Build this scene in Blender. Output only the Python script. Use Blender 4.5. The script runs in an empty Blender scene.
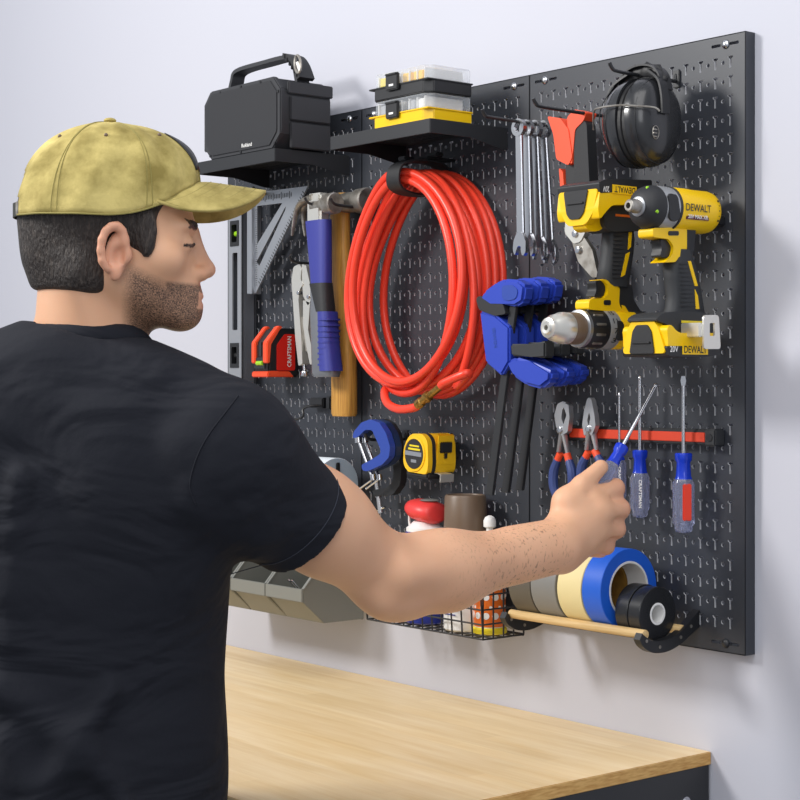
import bpy, bmesh, math, random
import numpy as np
from mathutils import Vector, Matrix, Euler
random.seed(7)
S = bpy.context.scene
COL = S.collection
I = 0.0254                 # one inch
ZT = 1.872                 # height of the pegboard's top edge
PI = math.pi

# ------------------------------------------------------------------ camera, world, light
F, HY, YAW = 1681.74, 381.17, -0.8875
CAM = Vector((1.41115, -1.72814, ZT - 0.45552))
cd = bpy.data.cameras.new('camera'); co = bpy.data.objects.new('camera', cd); COL.objects.link(co)
co.location = CAM; co.rotation_euler = (PI / 2, 0, -YAW)
cd.sensor_width = 36; cd.lens = 36 * F / 800; cd.shift_y = -(400 - HY) / 800
cd.clip_start = 0.05; cd.clip_end = 50
S.camera = co
w = bpy.data.worlds.new('room_light'); S.world = w; w.use_nodes = True
bg = w.node_tree.nodes['Background']; bg.inputs[0].default_value = (0.86, 0.91, 1.0, 1); bg.inputs[1].default_value = 0.5

def area(name, loc, target, size, power, color=(1, 1, 1), sy=None):
    l = bpy.data.lights.new(name, 'AREA'); l.energy = power; l.color = color
    l.shape = 'RECTANGLE'; l.size = size; l.size_y = sy or size
    o = bpy.data.objects.new(name, l); COL.objects.link(o); o.location = loc
    d = Vector(target) - Vector(loc); o.rotation_euler = d.to_track_quat('-Z', 'Y').to_euler()
    return o
area('key_panel', (-1.45, -2.3, 2.75), (-0.3, 0, 1.35), 0.6, 54, (1, 0.98, 0.95))
area('ceiling_panel', (0.5, -1.3, 3.0), (-0.3, -0.2, 1.0), 1.5, 19, (1, 0.98, 0.96))
area('room_fill', (2.2, -2.9, 2.3), (-0.3, 0, 1.2), 1.4, 20, (0.96, 0.98, 1))  # unseen fill lamp, added to lift the lower wall
S.view_settings.view_transform = 'Standard'; S.view_settings.look = 'None'
S.view_settings.exposure = 0.1; S.view_settings.gamma = 1.0

# ------------------------------------------------------------------ materials
def lin(h):
    h = h.lstrip('#'); c = [int(h[i:i + 2], 16) / 255 for i in (0, 2, 4)]
    return tuple(((x + .055) / 1.055) ** 2.4 if x > .04045 else x / 12.92 for x in c) + (1,)
class NT:
    def __init__(s, m): s.t = m.node_tree; s.n = s.t.nodes; s.l = s.t.links; s.b = s.n['Principled BSDF']
    def add(s, typ, **kw):
        n = s.n.new(typ)
        for k, v in kw.items():
            if k.startswith('_'): n.inputs[k[1:].replace('_', ' ')].default_value = v
            else: setattr(n, k, v)
        return n
    def link(s, a, b): s.l.new(a, b)
def mat(name, hexc, rough=.5, metal=0., bump=None, mottle=None, spec=None, trans=0., alpha=1., coat=0., stretch=None):
    m = bpy.data.materials.new(name); m.use_nodes = True; t = NT(m); b = t.b
    b.inputs['Base Color'].default_value = lin(hexc); b.inputs['Roughness'].default_value = rough
    b.inputs['Metallic'].default_value = metal
    if spec is not None: b.inputs['Specular IOR Level'].default_value = spec
    if trans: b.inputs['Transmission Weight'].default_value = trans
    if alpha < 1: b.inputs['Alpha'].default_value = alpha
    if coat: b.inputs['Coat Weight'].default_value = coat
    tc = t.add('ShaderNodeTexCoord'); src = tc.outputs['Object']
    if stretch:
        mp = t.add('ShaderNodeMapping'); mp.inputs['Scale'].default_value = stretch; t.link(src, mp.inputs[0]); src = mp.outputs[0]
    if mottle:                                   # (scale, second colour, low, high)
        nz = t.add('ShaderNodeTexNoise', _Scale=mottle[0], _Detail=5.); t.link(src, nz.inputs['Vector'])
        r = t.add('ShaderNodeMapRange'); r.inputs[1].default_value = mottle[2]; r.inputs[2].default_value = mottle[3]
        t.link(nz.outputs[0], r.inputs[0])
        mx = t.add('ShaderNodeMix', data_type='RGBA'); mx.inputs[6].default_value = lin(hexc); mx.inputs[7].default_value = lin(mottle[1])
        t.link(r.outputs[0], mx.inputs[0]); t.link(mx.outputs[2], b.inputs['Base Color'])
    if bump:                                     # (scale, strength, distance)
        nz = t.add('ShaderNodeTexNoise', _Scale=bump[0], _Detail=4.); t.link(src, nz.inputs['Vector'])
        bp = t.add('ShaderNodeBump', _Strength=bump[1], _Distance=bump[2]); t.link(nz.outputs[0], bp.inputs['Height'])
        t.link(bp.outputs[0], b.inputs['Normal'])
    return m
M = {}
def D(k, *a, **kw): M[k] = mat(k, *a, **kw)
D('board', '#33363d', .42, bump=(900, .12, .0006))
D('pale_bounce', '#d9dadd', .5, 0.)  # pale rims and rear faces, added to bounce light behind the slots
D('silver_paint', '#aeb0b3', .35, .35)
D('black_steel', '#26272a', .42, bump=(700, .1, .0005))
D('black_plastic', '#1d1e21', .45, bump=(500, .1, .0005))
D('speaker_grey', '#303135', .62, bump=(500, .2, .0006))
D('grille', '#292a2e', .75, bump=(1400, .6, .0008))
D('rubber', '#222326', .6, bump=(260, .15, .001))
D('grip', '#2c2e31', .6)
D('yellow', '#f7c800', .36)
D('tape_yellow', '#f8c51c', .38)
D('chrome', '#cdced2', .22, 1.)
D('steel', '#b9babd', .36, .75, bump=(120, .1, .0006))
D('dull_steel', '#a9a59e', .42, .75, mottle=(70, '#726b62', .4, .75))
D('bright_steel', '#dddbd4', .32, .7)
D('alu', '#b4b7bc', .38, .85)
D('level_face', '#a3a6ac', .4, .5)
D('level_side', '#85888f', .4, .6)
D('white', '#ecebe8', .45)
D('paper', '#dfe8f0', .8, bump=(200, .2, .0008))
D('blue_paper', '#9fb1c1', .85, bump=(300, .4, .001))
D('card', '#a4792e', .8, mottle=(60, '#7c5a22', .4, .7))
D('hose', '#f2452f', .34, bump=(80, .06, .001))
D('brass', '#a88445', .35, .9, mottle=(200, '#6b4f24', .45, .7))
D('blue_clamp', '#2a44b4', .38)
D('blue_iron', '#28459f', .4, bump=(300, .25, .001))
D('blue_deep', '#1d3763', .45)
D('blue_grip', '#343a92', .5, bump=(400, .2, .0006))
D('blue_handle', '#36477f', .5)
D('orange', '#f0512a', .45)
D('red_orange', '#d8401f', .5)
D('red', '#dc2318', .4)
D('cap_red', '#e8413f', .4)
D('label_blue', '#1f2f8f', .45)
D('orange_label', '#e8701a', .45)
D('label_yellow', '#e9d21e', .45)
D('green', '#9cd22a', .3)
D('brown', '#6d5a49', .42)
D('wood_handle', '#cf9c48', .5, mottle=(12, '#a87430', .35, .75), stretch=(30, 30, 1.6))
D('dowel', '#dfc08a', .6, mottle=(12, '#c9a468', .35, .75), stretch=(1.5, 30, 30))
D('tape_blue', '#1c62d8', .42)
D('tape_cream', '#ead9a0', .6)
D('tape_grey', '#84837f', .4)
D('tape_brown', '#5e584d', .45)
D('tape_black', '#202124', .25)
D('bin_grey', '#7f807a', .5)
D('muff', '#28292c', .26, coat=.2)
D('cushion', '#1c1c1e', .5, bump=(60, .3, .003))
D('screw_clear', '#c2c8e8', .1, trans=.8)
D('screw_blue', '#1238c0', .22)
D('screw_red', '#e23a20', .3)
D('clear', '#dfe4ea', .12, alpha=.26)
D('lens', '#2b2c2e', .12)
D('shirt', '#191b23', .9, bump=(60, .5, .002), spec=.3)
D('jeans', '#27324a', .85, bump=(400, .3, .001))
D('shoe', '#3a3028', .6)
D('hairmat', '#2a221e', .6, mottle=(300, '#50463f', .5, .78), bump=(420, 1., .004), stretch=(1, 1, .28))
D('cap_strap', '#23251f', .7)
D('floor_mat', '#77777a', .5, mottle=(3, '#6a6a6e', .4, .6))
D('shirt_stitch', '#2c303c', .8)
D('stitch', '#8f8448', .8)
D('maroon', '#5a1a22', .4)

def shirt_folds():
    m = M['shirt']; t = NT(m); tc = t.add('ShaderNodeTexCoord')
    mp = t.add('ShaderNodeMapping'); mp.inputs['Rotation'].default_value = (0, .5, 0); mp.inputs['Scale'].default_value = (1, 1, 2.2); t.link(tc.outputs['Object'], mp.inputs[0])
    nz = t.add('ShaderNodeTexNoise', _Scale=5.5, _Detail=2.5, _Distortion=1.2); t.link(mp.outputs[0], nz.inputs['Vector'])
    old = [n for n in t.n if n.type == 'BUMP'][0]
    bp = t.add('ShaderNodeBump', _Strength=.45, _Distance=.045); t.link(nz.outputs[0], bp.inputs['Height'])
    t.link(old.outputs[0], bp.inputs['Normal']); t.link(bp.outputs[0], t.b.inputs['Normal'])
shirt_folds()
def wall_material():
    m = mat('painted_wall', '#c4c5cf', .75, bump=(160, .08, .001)); return m
M['wall'] = wall_material()

def butcher():
    m = bpy.data.materials.new('butcher_block'); m.use_nodes = True; t = NT(m)
    tc = t.add('ShaderNodeTexCoord')
    br = t.add('ShaderNodeTexBrick', offset=.37, squash=1.)
    for k, v in (('Scale', 1.), ('Brick Width', .42), ('Row Height', .034), ('Mortar Size', .0004), ('Mortar Smooth', .3), ('Bias', 0.)):
        br.inputs[k].default_value = v
    br.inputs['Color1'].default_value = (0, 0, 0, 1); br.inputs['Color2'].default_value = (1, 1, 1, 1); br.inputs['Mortar'].default_value = (.35, .35, .35, 1)
    t.link(tc.outputs['Object'], br.inputs['Vector'])
    mp = t.add('ShaderNodeMapping'); mp.inputs['Scale'].default_value = (2.2, 26, 26); t.link(tc.outputs['Object'], mp.inputs[0])
    nz = t.add('ShaderNodeTexNoise', _Scale=2.2, _Detail=7., _Roughness=.6); t.link(mp.outputs[0], nz.inputs['Vector'])
    cr = t.add('ShaderNodeValToRGB'); t.link(nz.outputs[0], cr.inputs[0])
    cr.color_ramp.elements[0].position = .3; cr.color_ramp.elements[0].color = lin('#ecd09e')
    cr.color_ramp.elements[1].position = .7; cr.color_ramp.elements[1].color = lin('#fbe8c6')
    mx = t.add('ShaderNodeMix', data_type='RGBA', blend_type='MULTIPLY'); mx.inputs[0].default_value = .6
    c2 = t.add('ShaderNodeValToRGB'); t.link(br.outputs['Color'], c2.inputs[0])
    c2.color_ramp.elements[0].color = lin('#efe2c8'); c2.color_ramp.elements[1].color = lin('#fff6e2')
    t.link(cr.outputs[0], mx.inputs[6]); t.link(c2.outputs[0], mx.inputs[7]); t.link(mx.outputs[2], t.b.inputs['Base Color'])
    t.b.inputs['Roughness'].default_value = .42
    return m
M['butcher'] = butcher()

def end_grain():
    m = mat('end_grain', '#dcb06a', .5, mottle=(9, '#bd8a45', .35, .7), stretch=(1, 6, 40)); return m
M['end_grain'] = end_grain()

def skin():
    m = bpy.data.materials.new('skin'); m.use_nodes = True; t = NT(m); b = t.b
    at = t.add('ShaderNodeVertexColor', layer_name='tint')      # r: beard, g: flush, b: arm hair
    sp = t.add('ShaderNodeSeparateColor'); t.link(at.outputs[0], sp.inputs[0])
    tc = t.add('ShaderNodeTexCoord')
    n1 = t.add('ShaderNodeTexNoise', _Scale=14., _Detail=4.); t.link(tc.outputs['Object'], n1.inputs['Vector'])
    base = t.add('ShaderNodeMix', data_type='RGBA'); base.inputs[6].default_value = lin('#e6b592'); base.inputs[7].default_value = lin('#d6a07c')
    t.link(n1.outputs[0], base.inputs[0])
    fl = t.add('ShaderNodeMix', data_type='RGBA'); fl.inputs[7].default_value = lin('#b3655a')
    t.link(sp.outputs[1], fl.inputs[0]); t.link(base.outputs[2], fl.inputs[6])
    n2 = t.add('ShaderNodeTexNoise', _Scale=700., _Detail=3.); t.link(tc.outputs['Object'], n2.inputs['Vector'])
    r = t.add('ShaderNodeMapRange'); r.inputs[1].default_value = .1; r.inputs[2].default_value = .62; t.link(n2.outputs[0], r.inputs[0])
    mu = t.add('ShaderNodeMath', operation='MULTIPLY'); t.link(r.outputs[0], mu.inputs[0]); t.link(sp.outputs[0], mu.inputs[1])
    bd = t.add('ShaderNodeMix', data_type='RGBA'); bd.inputs[7].default_value = lin('#46342a')
    t.link(mu.outputs[0], bd.inputs[0]); t.link(fl.outputs[2], bd.inputs[6])
    mp = t.add('ShaderNodeMapping'); mp.inputs['Scale'].default_value = (1, 1, .35); mp.inputs['Rotation'].default_value = (0, .5, 0)
    t.link(tc.outputs['Object'], mp.inputs[0])
    n3 = t.add('ShaderNodeTexNoise', _Scale=330., _Detail=3.); t.link(mp.outputs[0], n3.inputs['Vector'])
    r3 = t.add('ShaderNodeMapRange'); r3.inputs[1].default_value = .56; r3.inputs[2].default_value = .74; t.link(n3.outputs[0], r3.inputs[0])
    m3 = t.add('ShaderNodeMath', operation='MULTIPLY'); t.link(r3.outputs[0], m3.inputs[0]); t.link(sp.outputs[2], m3.inputs[1])
    hr = t.add('ShaderNodeMix', data_type='RGBA'); hr.inputs[7].default_value = lin('#6e4c38')
    t.link(m3.outputs[0], hr.inputs[0]); t.link(bd.outputs[2], hr.inputs[6]); t.link(hr.outputs[2], b.inputs['Base Color'])
    bp = t.add('ShaderNodeBump', _Strength=.12, _Distance=.001); t.link(n2.outputs[0], bp.inputs['Height']); t.link(bp.outputs[0], b.inputs['Normal'])
    b.inputs['Roughness'].default_value = .5
    b.inputs['Subsurface Weight'].default_value = .12; b.inputs['Subsurface Radius'].default_value = (.01, .004, .002)
    return m
M['skin'] = skin()

def cap_cloth():
    m = bpy.data.materials.new('cap_cloth'); m.use_nodes = True; t = NT(m); b = t.b
    tc = t.add('ShaderNodeTexCoord')
    n1 = t.add('ShaderNodeTexNoise', _Scale=16., _Detail=6., _Roughness=.6); t.link(tc.outputs['Object'], n1.inputs['Vector'])
    cr = t.add('ShaderNodeValToRGB'); t.link(n1.outputs[0], cr.inputs[0])
    cr.color_ramp.elements[0].position = .33; cr.color_ramp.elements[0].color = lin('#85763a')
    cr.color_ramp.elements[1].position = .62; cr.color_ramp.elements[1].color = lin('#cbb973')
    t.link(cr.outputs[0], b.inputs['Base Color'])
    n2 = t.add('ShaderNodeTexNoise', _Scale=55., _Detail=6.); t.link(tc.outputs['Object'], n2.inputs['Vector'])
    bp = t.add('ShaderNodeBump', _Strength=.5, _Distance=.004); t.link(n2.outputs[0], bp.inputs['Height']); t.link(bp.outputs[0], b.inputs['Normal'])
    b.inputs['Roughness'].default_value = .9
    return m
M['cap'] = cap_cloth()

# ------------------------------------------------------------------ geometry helpers (inches, thing-local: x right, y into the wall, z up)
def W(u, v, o): return Vector((-u * I, -o * I, ZT - v * I))
FW = Vector((math.sin(YAW), math.cos(YAW), 0)); RT = Vector((math.cos(YAW), -math.sin(YAW), 0))
def ray(px, py): return FW + RT * ((px - 400) / F) - Vector((0, 0, 1)) * ((py - HY) / F)
def uv(px, py, o):                                # board inches (u left, v down) of a point measured in the photo, at distance o from the board
    d = ray(px, py); t = (-o * I - CAM.y) / d.y; P = CAM + d * t
    return -P.x / I, (ZT - P.z) / I
def ov(px, py, u):                                # same on a plane across the board: distance out and v
    d = ray(px, py); t = (-u * I - CAM.x) / d.x; P = CAM + d * t
    return -P.y / I, (ZT - P.z) / I
def xz(pts, o, u0, v0): return [(u0 - a, v0 - b) for a, b in (uv(x, y, o) for x, y in pts)]
def yz(pts, u, u0, v0, o0=0): return [(o0 - a, v0 - b) for a, b in (ov(x, y, u) for x, y in pts)]

class G:
    def __init__(s): s.bm = bmesh.new(); s.mi = 0
    def _v(s, c): return s.bm.verts.new(Vector(c) * I)
    def _bev(s, faces, b, seg=2):
        if not b: return
        es = {e for f in faces for e in f.edges}
        try: bmesh.ops.bevel(s.bm, geom=list(es), offset=b * I, segments=seg, affect='EDGES', clamp_overlap=True)
        except Exception: pass
    def _mi(s, faces):
        for f in faces: f.material_index = s.mi
    def box(s, c, d, b=0., rot=None, seg=2):
        n0 = set(s.bm.faces)
        R = rot if rot is not None else Matrix.Identity(3)
        vs = [s._v(Vector(c) + R @ Vector((x * d[0] / 2, y * d[1] / 2, z * d[2] / 2))) for x in (-1, 1) for y in (-1, 1) for z in (-1, 1)]
        fs = [s.bm.faces.new([vs[i] for i in q]) for q in ((0, 1, 3, 2), (4, 6, 7, 5), (0, 4, 5, 1), (2, 3, 7, 6), (0, 2, 6, 4), (1, 5, 7, 3))]
        s._mi(fs); s._bev(fs, b, seg); return s
    def prism(s, pts, a, b, axis='y', bev=0., seg=2):
        def P(p, t): return {'y': (p[0], t, p[1]), 'x': (t, p[0], p[1]), 'z': (p[0], p[1], t)}[axis]
        A = [s._v(P(p, a)) for p in pts]; B = [s._v(P(p, b)) for p in pts]; n = len(pts)
        fs = [s.bm.faces.new(A), s.bm.faces.new(B[::-1])] + [s.bm.faces.new([A[i], B[i], B[(i + 1) % n], A[(i + 1) % n]]) for i in range(n)]
        s._mi(fs); s._bev(fs, bev, seg); return s
    def holed(s, outer, holes, a, b, axis='y'):   # flat plate with holes cut through
        def P(p, t): return {'y': (p[0], t, p[1]), 'x': (t, p[0], p[1]), 'z': (p[0], p[1], t)}[axis]
        tb = bmesh.new(); loops = []
        for lp in [outer] + holes:
            vs = [tb.verts.new((p[0], p[1], 0)) for p in lp]; loops.append(vs)
            for i in range(len(vs)): tb.edges.new((vs[i], vs[(i + 1) % len(vs)]))
        bmesh.ops.triangle_fill(tb, use_beauty=True, use_dissolve=False, edges=tb.edges[:])
        tb.verts.index_update()
        pts = [(v.co.x, v.co.y) for v in tb.verts]
        A = [s._v(P(p, a)) for p in pts]; B = [s._v(P(p, b)) for p in pts]
        fs = []
        for f in tb.faces:
            ix = [v.index for v in f.verts]; fs.append(s.bm.faces.new([A[i] for i in ix])); fs.append(s.bm.faces.new([B[i] for i in ix[::-1]]))
        for vs in loops:
            ix = [v.index for v in vs]
            for i in range(len(ix)):
                j = (i + 1) % len(ix); fs.append(s.bm.faces.new([A[ix[i]], B[ix[i]], B[ix[j]], A[ix[j]]]))
        s._mi(fs); tb.free(); return s
    def ring_loft(s, rings, close=True, cap=True):
        R = [[s._v(p) for p in r] for r in rings]; fs = []; n = len(R[0])
        for a, b in zip(R, R[1:]):
            for i in range(n if close else n - 1):
                fs.append(s.bm.faces.new([a[i], a[(i + 1) % n], b[(i + 1) % n], b[i]]))
        if cap and close: fs.append(s.bm.faces.new(R[0][::-1])); fs.append(s.bm.faces.new(R[-1]))
        s._mi(fs); return s
    def lathe(s, prof, base=(0, 0, 0), axis=(0, 0, 1), seg=32, ry=1., cap=True, start=0.):
        ax = Vector(axis).normalized(); h = Vector((0, 0, 1)) if abs(ax.z) < .9 else Vector((1, 0, 0))
        e1 = ax.cross(h).normalized(); e2 = ax.cross(e1); bs = Vector(base); rings = []
        for r, t in prof:
            r = max(r, .002)
            rings.append([bs + ax * t + e1 * (r * math.cos(start + 2 * PI * i / seg)) + e2 * (r * ry * math.sin(start + 2 * PI * i / seg)) for i in range(seg)])
        return s.ring_loft(rings, cap=cap)
    def cyl(s, p0, p1, r, r1=None, seg=24, bev=0.):
        p0 = Vector(p0); p1 = Vector(p1); L = (p1 - p0).length; r1 = r if r1 is None else r1
        pr = [(r, 0), (r1, L)] if not bev else [(r - bev, 0), (r - bev * .3, bev * .3), (r, bev), (r1, L - bev), (r1 - bev * .3, L - bev * .3), (r1 - bev, L)]
        return s.lathe(pr, p0, p1 - p0, seg)
    def annulus(s, p0, p1, ro, ri, seg=48):       # hollow cylinder
        L = (Vector(p1) - Vector(p0)).length; b = .03
        return s.lathe([(ri, 0), (ro - b, 0), (ro, b), (ro, L - b), (ro - b, L), (ri, L), (ri, 0)], p0, Vector(p1) - Vector(p0), seg, cap=False)
    def tube(s, pts, r, seg=8, closed=False, flat=1.):
        P = [Vector(p) for p in pts]; n = len(P); rings = []; rr = r if isinstance(r, (list, tuple)) else [r] * n
        T = [(P[(i + 1) % n] - P[i - 1]) if closed or 0 < i < n - 1 else (P[1] - P[0] if i == 0 else P[-1] - P[-2]) for i in range(n)]
        T = [t.normalized() for t in T]
        N = T[0].cross(Vector((0, 0, 1)));
        if N.length < .1: N = T[0].cross(Vector((1, 0, 0)))
        N.normalize()
        for i in range(n):
            N = (N - T[i] * N.dot(T[i])).normalized(); B = T[i].cross(N)
            rings.append([P[i] + (N * math.cos(2 * PI * k / seg) + B * (flat * math.sin(2 * PI * k / seg))) * rr[i] for k in range(seg)])
        if closed: rings.append(rings[0]); return s.ring_loft(rings, cap=False)
        return s.ring_loft(rings)
    def ell(s, c, r, seg=24, rings=14, z0=-1., z1=1.):
        R = []
        for j in range(rings + 1):
            t = z0 + (z1 - z0) * j / rings; th = math.asin(max(-1, min(1, t))) if z0 > -1 or z1 < 1 else -PI / 2 + PI * j / rings
            R.append([(c[0] + r[0] * max(math.cos(th), .001) * math.cos(2 * PI * i / seg), c[1] + r[1] * max(math.cos(th), .001) * math.sin(2 * PI * i / seg), c[2] + r[2] * math.sin(th)) for i in range(seg)])
        return s.ring_loft(R)
    def strip(s, pts, half, thick, wdir=(0, 1, 0)):     # band following pts, wide along wdir
        P = [Vector(p) for p in pts]; n = len(P); wd = Vector(wdir); rings = []
        for i in range(n):
            t = (P[min(i + 1, n - 1)] - P[max(i - 1, 0)]).normalized(); nn = t.cross(wd).normalized() * thick / 2
            rings.append([P[i] - wd * half - nn, P[i] + wd * half - nn, P[i] + wd * half + nn, P[i] - wd * half + nn])
        return s.ring_loft(rings)
    def build(s, name, mats, parent=None, ang=35, props=None, merge=False):
        if merge: bmesh.ops.remove_doubles(s.bm, verts=s.bm.verts, dist=1e-5)
        bmesh.ops.recalc_face_normals(s.bm, faces=s.bm.faces)
        me = bpy.data.meshes.new(name); s.bm.to_mesh(me); s.bm.free()
        for m in (mats if isinstance(mats, (list, tuple)) else [mats]): me.materials.append(M[m])
        for p in me.polygons: p.use_smooth = True
        me.set_sharp_from_angle(angle=math.radians(ang))
        o = bpy.data.objects.new(name, me); COL.objects.link(o)
        if parent is not None: o.parent = parent
        if props:
            for k, v in props.items(): o[k] = v
        return o

def tag(o, label=None, cat=None, group=None, kind=None):
    for k, v in (('label', label), ('category', cat), ('group', group), ('kind', kind)):
        if v: o[k] = v
    return o
def thing(name, label, cat, loc, rz=0., group=None, rot=None):
    o = bpy.data.objects.new(name, None); COL.objects.link(o); o.location = loc; o.rotation_euler = rot or (0, 0, rz)
    o.empty_display_size = .02
    return tag(o, label, cat, group)
def dup(root, loc=None, rot=None, label=None):
    r = root.copy(); COL.objects.link(r)
    if loc is not None: r.location = loc
    if rot is not None: r.rotation_euler = rot
    if label: r['label'] = label
    for ch in list(root.children):
        c = ch.copy(); COL.objects.link(c); c.parent = r
        for g in list(ch.children):
            d = g.copy(); COL.objects.link(d); d.parent = c
    return r
def rp(pts, r=.1, n=4):                            # round a polygon's corners
    if r <= 0: return pts
    out = []; m = len(pts)
    for i in range(m):
        p = Vector(pts[i]).to_2d() if len(pts[i]) > 2 else Vector(pts[i]); a = Vector(pts[i - 1]); b = Vector(pts[(i + 1) % m])
        d1 = (a - p); d2 = (b - p); q = min(r, d1.length * .45, d2.length * .45)
        s_ = p + d1.normalized() * q; e = p + d2.normalized() * q
        for k in range(n + 1):
            t = k / n; out.append(tuple(s_ * (1 - t) ** 2 + p * (2 * t * (1 - t)) + e * t * t))
    return out
def smooth(pts, n=6, closed=False):               # Catmull-Rom through points
    P = [Vector(p) for p in pts]; m = len(P); out = []
    for i in range(m if closed else m - 1):
        p0 = P[i - 1] if (i or closed) else P[0]; p1 = P[i]; p2 = P[(i + 1) % m]; p3 = P[(i + 2) % m] if (closed or i + 2 < m) else P[-1]
        for k in range(n):
            t = k / n; out.append(.5 * ((2 * p1) + (p2 - p0) * t + (2 * p0 - 5 * p1 + 4 * p2 - p3) * t * t + (3 * p1 - p0 - 3 * p2 + p3) * t ** 3))
    if not closed: out.append(P[-1])
    return out
def text(s, loc, width, height, right, up, m, parent, name='lettering', depth=.012):
    cu = bpy.data.curves.new('t', 'FONT'); cu.body = s; cu.size = 1; cu.align_x = 'LEFT'; cu.resolution_u = 3; cu.offset = .012
    to = bpy.data.objects.new('t', cu); COL.objects.link(to)
    dg = bpy.context.evaluated_depsgraph_get(); me = bpy.data.meshes.new_from_object(to.evaluated_get(dg))
    bpy.data.objects.remove(to); bpy.data.curves.remove(cu)
    xs = [v.co.x for v in me.vertices]; ys = [v.co.y for v in me.vertices]
    x0, x1, y0, y1 = min(xs), max(xs), min(ys), max(ys)
    R = Vector(right).normalized(); U = Vector(up).normalized(); N = R.cross(U)
    L = Vector(loc)
    for v in me.vertices:
        a = ((v.co.x - x0) / (x1 - x0) - .5) * width; b = ((v.co.y - y0) / (y1 - y0) - .5) * height
        v.co = (L + R * a + U * b + N * depth) * I
    me.materials.append(M[m]); o = bpy.data.objects.new(name, me); COL.objects.link(o); o.parent = parent
    return o

# ------------------------------------------------------------------ blended-surface mesher for soft shapes (metres)
def q_cone(a, b, ra, rb, k=.01, op='a', plane=None):
    a = np.array(a, float); b = np.array(b, float); ba = b - a; L2 = float(ba @ ba)
    pl = None
    if plane: pl = (np.array(plane[0], float), np.array(plane[1], float) / np.linalg.norm(plane[1]))
    def f(p):
        h = np.clip(((p - a) @ ba) / L2, 0, 1); d = np.linalg.norm(p - a - h[:, None] * ba, axis=1) - (ra + (rb - ra) * h)
        if pl is not None: d = np.maximum(d, (p - pl[0]) @ pl[1])
        return d
    return (f, (a + b) / 2, math.sqrt(L2) / 2 + max(ra, rb), k, op)
def q_ell(c, r, k=.01, op='a', R=None):
    c = np.array(c, float); r = np.array(r, float)
    def f(p):
        q = p - c
        if R is not None: q = q @ R
        k0 = np.linalg.norm(q / r, axis=1); k1 = np.linalg.norm(q / (r * r), axis=1) + 1e-9
        return k0 * (k0 - 1) / k1
    return (f, c, float(max(r)), k, op)
def q_eval(pr, p):
    d = np.full(len(p), 1e3)
    for f, c, r, k, op in pr:
        e = f(p)
        if op == 'a':
            h = np.maximum(k - np.abs(d - e), 0) / k; d = np.minimum(d, e) - h * h * k * .25
        elif op == 's':
            h = np.maximum(k - np.abs(d + e), 0) / k; d = np.maximum(d, -e) + h * h * k * .25
        else:
            h = np.maximum(k - np.abs(d - e), 0) / k; d = np.maximum(d, e) + h * h * k * .25
    return d
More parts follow.
